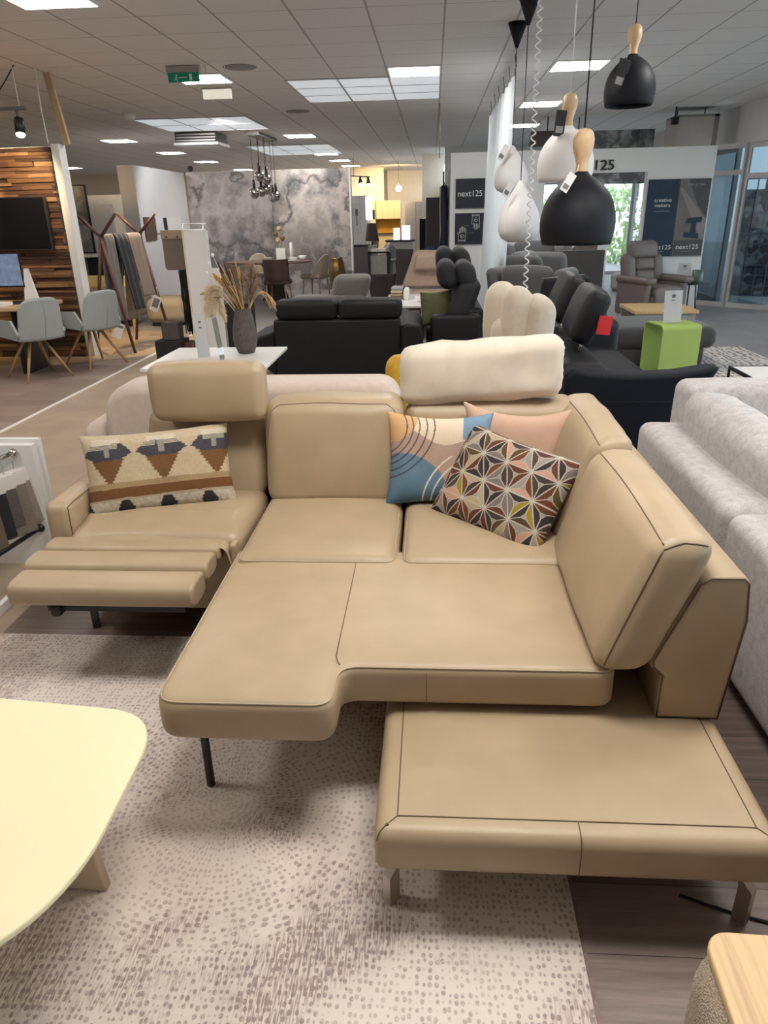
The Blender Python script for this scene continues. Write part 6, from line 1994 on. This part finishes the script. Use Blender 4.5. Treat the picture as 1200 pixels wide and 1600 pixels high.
for k in range(3):
    B().box(-4.90, -4.14, 14.985, 15.0, 2.94 + 0.05 * k, 2.965 + 0.05 * k).obj('louvre', 'alu_frame', ac)
B().box(-4.95, -4.09, 14.97, 15.83, 2.875, 2.92).obj('grille', 'panel_white', ac)
for (x, y, lb, r) in ((-4.72, 12.3, 'white round smoke detector on the ceiling near the left skylight', 0.1),):
    solo(B().lathe([(0, -0.09), (r * 0.7, -0.09), (r, -0.05), (r, 0), (0, 0)], (x, y, CEIL), 20), 'smoke_detector', 'white_gloss', lb, 'smoke detector')
mat('speaker_grey', (0.28, 0.27, 0.27), 0.7)
for (x, y, lb) in ((-2.12, 8.97, 'round grey ceiling loudspeaker right of the exit sign'), (-2.13, 12.66, 'round grey ceiling loudspeaker below the large skylight'), (4.35, 9.2, 'round grey ceiling loudspeaker at the upper right edge')):
    solo(B().lathe([(0, -0.008), (0.17, -0.008), (0.19, 0), (0, 0.0)], (x, y, CEIL), 24), 'ceiling_loudspeaker', 'speaker_grey', lb, 'loudspeaker')

# ================================================================ kitchen showroom at the far end
mat('kitchen_cream', (0.66, 0.50, 0.28), 0.5, var=0.03)
mat('kitchen_grey', (0.36, 0.33, 0.31), 0.5, var=0.03)
struct(B().box(-16, -1.75, 27.9, 28.0, 0, CEIL).box(-0.3, 0.3, 22.2, 22.3, 0, CEIL).box(-1.75, 0.3, 30.2, 30.3, 0, CEIL).obj('wall_kitchen', 'wall_cream'))
solo(B().box(-2.6, -1.80, 20.9, 21.05, 0, 2.05), 'white_display_wall', 'panel_white', 'white display wall right of the mural carrying the cutlery picture', 'partition')
cp = thing('cutlery_picture', 'white picture with grey forks hanging right of the mural', 'picture', (-2.1, 20.88, 1.0))
B().box(-2.42, -1.96, 20.85, 20.89, 1.10, 1.86).obj('print', 'wall_white', cp)
for k in range(3):
    x = -2.32 + 0.13 * k
    B().box(x - 0.012, x + 0.012, 20.84, 20.849, 1.3, 1.55).box(x - 0.035, x + 0.035, 20.84, 20.849, 1.55, 1.72).obj('fork', 'print_grey', cp)
dv = thing('grey_divider', 'grey sideboard divider with white end right of the mural', 'sideboard', (-1.8, 18.5, 0))
B().box(-1.98, -1.55, 18.2, 18.8, 0, 0.86).obj('body', 'kitchen_grey', dv)
B().box(-1.55, -1.38, 18.2, 18.8, 0, 0.88).obj('end_panel', 'panel_white', dv)
B().box(-1.99, -1.55, 18.19, 18.81, 0.86, 0.90).obj('worktop', 'umber_panel', dv)
tl_ = thing('table_lamp', 'table lamp with brown shade on the grey sideboard divider', 'lamp', (-1.48, 18.5, 0.88))
B().shell([(0.17, 0.0), (0.12, 0.40), (0.11, 0.40), (0.16, 0.0)], (-1.47, 18.5, 0.98), 24).obj('shade', 'hide_taupe', tl_)
B().tube([(-1.47, 18.5, 0.88), (-1.47, 18.5, 1.3)], 0.015, 8).obj('stem', 'black_metal', tl_)
lb_ = thing('light_column', 'vertical white light box above the brown table lamp', 'light box', (-1.6, 20.0, 1.4))
mat('light_box', (0.9, 0.97, 1), 0.5, emit=1.6, ecol=(0.85, 0.96, 1.0))
B().box(-1.74, -1.57, 20.0, 20.1, 1.45, 2.0).obj('panel', 'light_box', lb_)
B().box(-1.69, -1.63, 20.1, 20.2, 0.0, 2.0).obj('post', 'panel_white', lb_)
tr_ = thing('black_trolley', 'small black framed trolley with pale drawers before the kitchen', 'trolley', (-1.3, 17.5, 0))
f_ = B()
for x in (-1.46, -1.02):
    for y in (17.4, 17.8):
        f_.box(x - 0.03, x + 0.03, y - 0.03, y + 0.03, 0.004, 0.78)
f_.box(-1.49, -0.99, 17.37, 17.83, 0.74, 0.78).box(-1.49, -0.99, 17.37, 17.83, 0.10, 0.14)
f_.obj('frame', 'black_metal', tr_)
B().box(-1.43, -1.05, 17.38, 17.7, 0.30, 0.70).obj('drawer_block', 'stoneware', tr_)
B().box(-1.43, -1.05, 17.38, 17.7, 0.15, 0.27).obj('lower_basket', 'white_gloss', tr_)
solo(B().box(-1.42, -1.08, 17.45, 17.7, 0.781, 0.84), 'white_box', 'white_gloss', 'white box on top of the black trolley', 'box')
kc = thing('kitchen_cabinets', 'cream kitchen run with wall cabinets at the far end, warmly lit', 'kitchen cabinets', (-1.8, 27, 0))
B().box(-2.3, -1.2, 27.4, 27.88, 0, 0.9).obj('base_cabinet', 'kitchen_cream', kc)
B().box(-2.32, -1.18, 27.35, 27.88, 0.9, 0.94).obj('worktop', 'umber_panel', kc)
for k in range(4):
    B().box(-2.02 + 0.22 * k, -1.805 + 0.22 * k, 27.5, 27.88, 1.42, 2.02).obj('wall_cabinet', 'kitchen_cream', kc)
B().box(-2.3, -2.04, 27.45, 27.88, 0.94, 2.02).obj('oven_column', 'kitchen_cream', kc)
B().box(-2.27, -2.06, 27.43, 27.46, 1.42, 1.72).obj('oven', 'screen_black', kc)
B().box(-2.02, -1.16, 27.86, 27.89, 0.94, 1.42).obj('backsplash', 'ochre', kc)
kt = thing('tall_cabinets', 'tall grey kitchen cabinets with four doors at the far end', 'cabinet', (-0.6, 27, 0))
for k in range(2):
    for z0, z1 in ((0.1, 1.46), (1.47, 1.95)):
        B().box(-0.95 + 0.38 * k, -0.58 + 0.38 * k, 26.6, 27.1, z0, z1).obj('door', 'kitchen_grey', kt)
B().box(-0.97, -0.17, 26.62, 27.2, 0, 0.1).obj('plinth', 'black_matte', kt)
ki = thing('kitchen_island', 'white kitchen island with dark worktop in front of the far kitchen', 'kitchen island', (-0.9, 21, 0))
B().box(-1.25, -0.55, 20.6, 21.2, 0.004, 0.88).obj('body', 'panel_white', ki)
B().box(-1.28, -0.48, 20.55, 21.25, 0.88, 0.92).obj('worktop', 'umber_panel', ki)
for (x, w_, h_, lb) in ((-0.98, 0.16, 0.30, 'small white lit box on the kitchen island, left of the two'), (-0.72, 0.22, 0.36, 'larger white lit box on the kitchen island, right of the two')):
    solo(B().box(x - w_ / 2, x + w_ / 2, 20.75, 20.85, 0.921, 0.921 + h_), 'lit_display', 'light_box', lb, 'display')
tub_dining('pale shell chair at the kitchen island', 'shell_grey', 0.47, (-1.02, 20.0, 0), math.radians(215), 0.84, 'black_metal')
tub_dining('white armchair behind the black trolley', 'white_gloss', 0.47, (-1.38, 19.3, 0), math.radians(110), 0.9, 'white_gloss')
tub_dining('taupe chair beyond the white armchair', 'hide_taupe', 0.5, (-1.75, 20.6, 0), math.radians(120), 0.98, 'black_metal')
tub_dining('navy chair left of the dark tall cabinet', 'poster_blue', 0.48, (-0.22, 17.9, 0), math.radians(140), 0.86, 'black_metal')
for c in ('dining_chair.003', 'dining_chair.004', 'dining_chair.005', 'dining_chair.006'):
    if c in bpy.data.objects:
        bpy.data.objects[c]['group'] = 'chairs by the kitchen'
solo(B().box(-0.16, 0.22, 18.6, 19.1, 0.003, 1.92), 'tall_dark_cabinet', 'umber_panel', 'tall dark cabinet left of the studio wall', 'cabinet')
solo(B().box(-0.32, -0.17, 18.9, 19.2, 0.003, 1.45), 'dark_navy_column', 'navy_black', 'dark navy column left of the tall dark cabinet', 'cabinet')
solo(B().soft(0.14, 0.27, 14.5, 15.6, 0.4, 2.05, 0.04, wr=0.03).box(0.19, 0.22, 14.9, 14.95, 2.0, 2.3), 'hanging_coat', 'poster_blue', 'navy cloth hanging by the left edge of the studio wall', 'cloth')
ts = thing('kitchen_spotlights', 'ceiling track with small spotlights before the far kitchen', 'spotlight', (-1.9, 22.5, CEIL))
B().tube([(-2.75, 22.0, 2.62), (-1.9, 23.6, 2.62)], 0.018, 6).obj('track', 'black_metal', ts)
B().tube([(-2.3, 22.8, 2.62), (-2.3, 22.8, CEIL)], 0.008, 6).obj('rod', 'black_metal', ts)
mat('bulb_white', (1, 0.95, 0.85), 0.5, emit=14, ecol=(1, 0.93, 0.8))
for k, (x, y) in enumerate(((-2.5, 22.45), (-2.15, 23.1), (-1.95, 23.5))):
    q = B().tube([(x, y, 2.62), (x + 0.02, y - 0.05, 2.42)], [0.03, 0.07], 10).obj('head', 'black_metal', ts)
    B().ball((x + 0.03, y - 0.07, 2.39), 0.06, 10, 8).obj('bulb', 'bulb_white', q)
kd = thing('kitchen_pendant', 'small lit pendant over the kitchen island', 'pendant lamp', (-1.05, 24.0, CEIL))
B().tube([(-1.05, 24.0, 2.35), (-1.05, 24.0, CEIL)], 0.008, 6).obj('cord', 'copper_cord', kd)
B().ball((-1.05, 24.0, 2.3), 0.09, 12, 8).obj('bulb', 'bulb_white', kd)
spot('fill_mural', (-3.6, 13.2, 3.05), (-3.4, 17.0, 1.4), 260, (1, 0.94, 0.88), 85, rad=0.1)  # added fill without a fixture, lifts the dark mural
spot('fill_partition', (-3.9, 14.4, 3.05), (-5.46, 15.5, 1.3), 120, (0.95, 0.97, 1), 90, rad=0.1)  # added fill with no lamp body, brightens the white partition
spot('spot_kitchen', (-1.7, 26.0, 2.9), (-1.7, 27.9, 1.4), 170, (1, 0.72, 0.36), 110, rad=0.2)
spot('spot_kitchen_wall', (-1.2, 26.0, 2.7), (-1.2, 30.0, 2.2), 110, (1, 0.72, 0.36), 120, rad=0.2)
solo(B().tube(arc((0.62, 1.3, 0.006), (1.25, 1.22, 0.006), (0, -0.05, 0.0), 10), 0.004, 6), 'floor_cable', 'black_matte', 'thin black cable on the dark planks behind the right bench leg', 'cable')
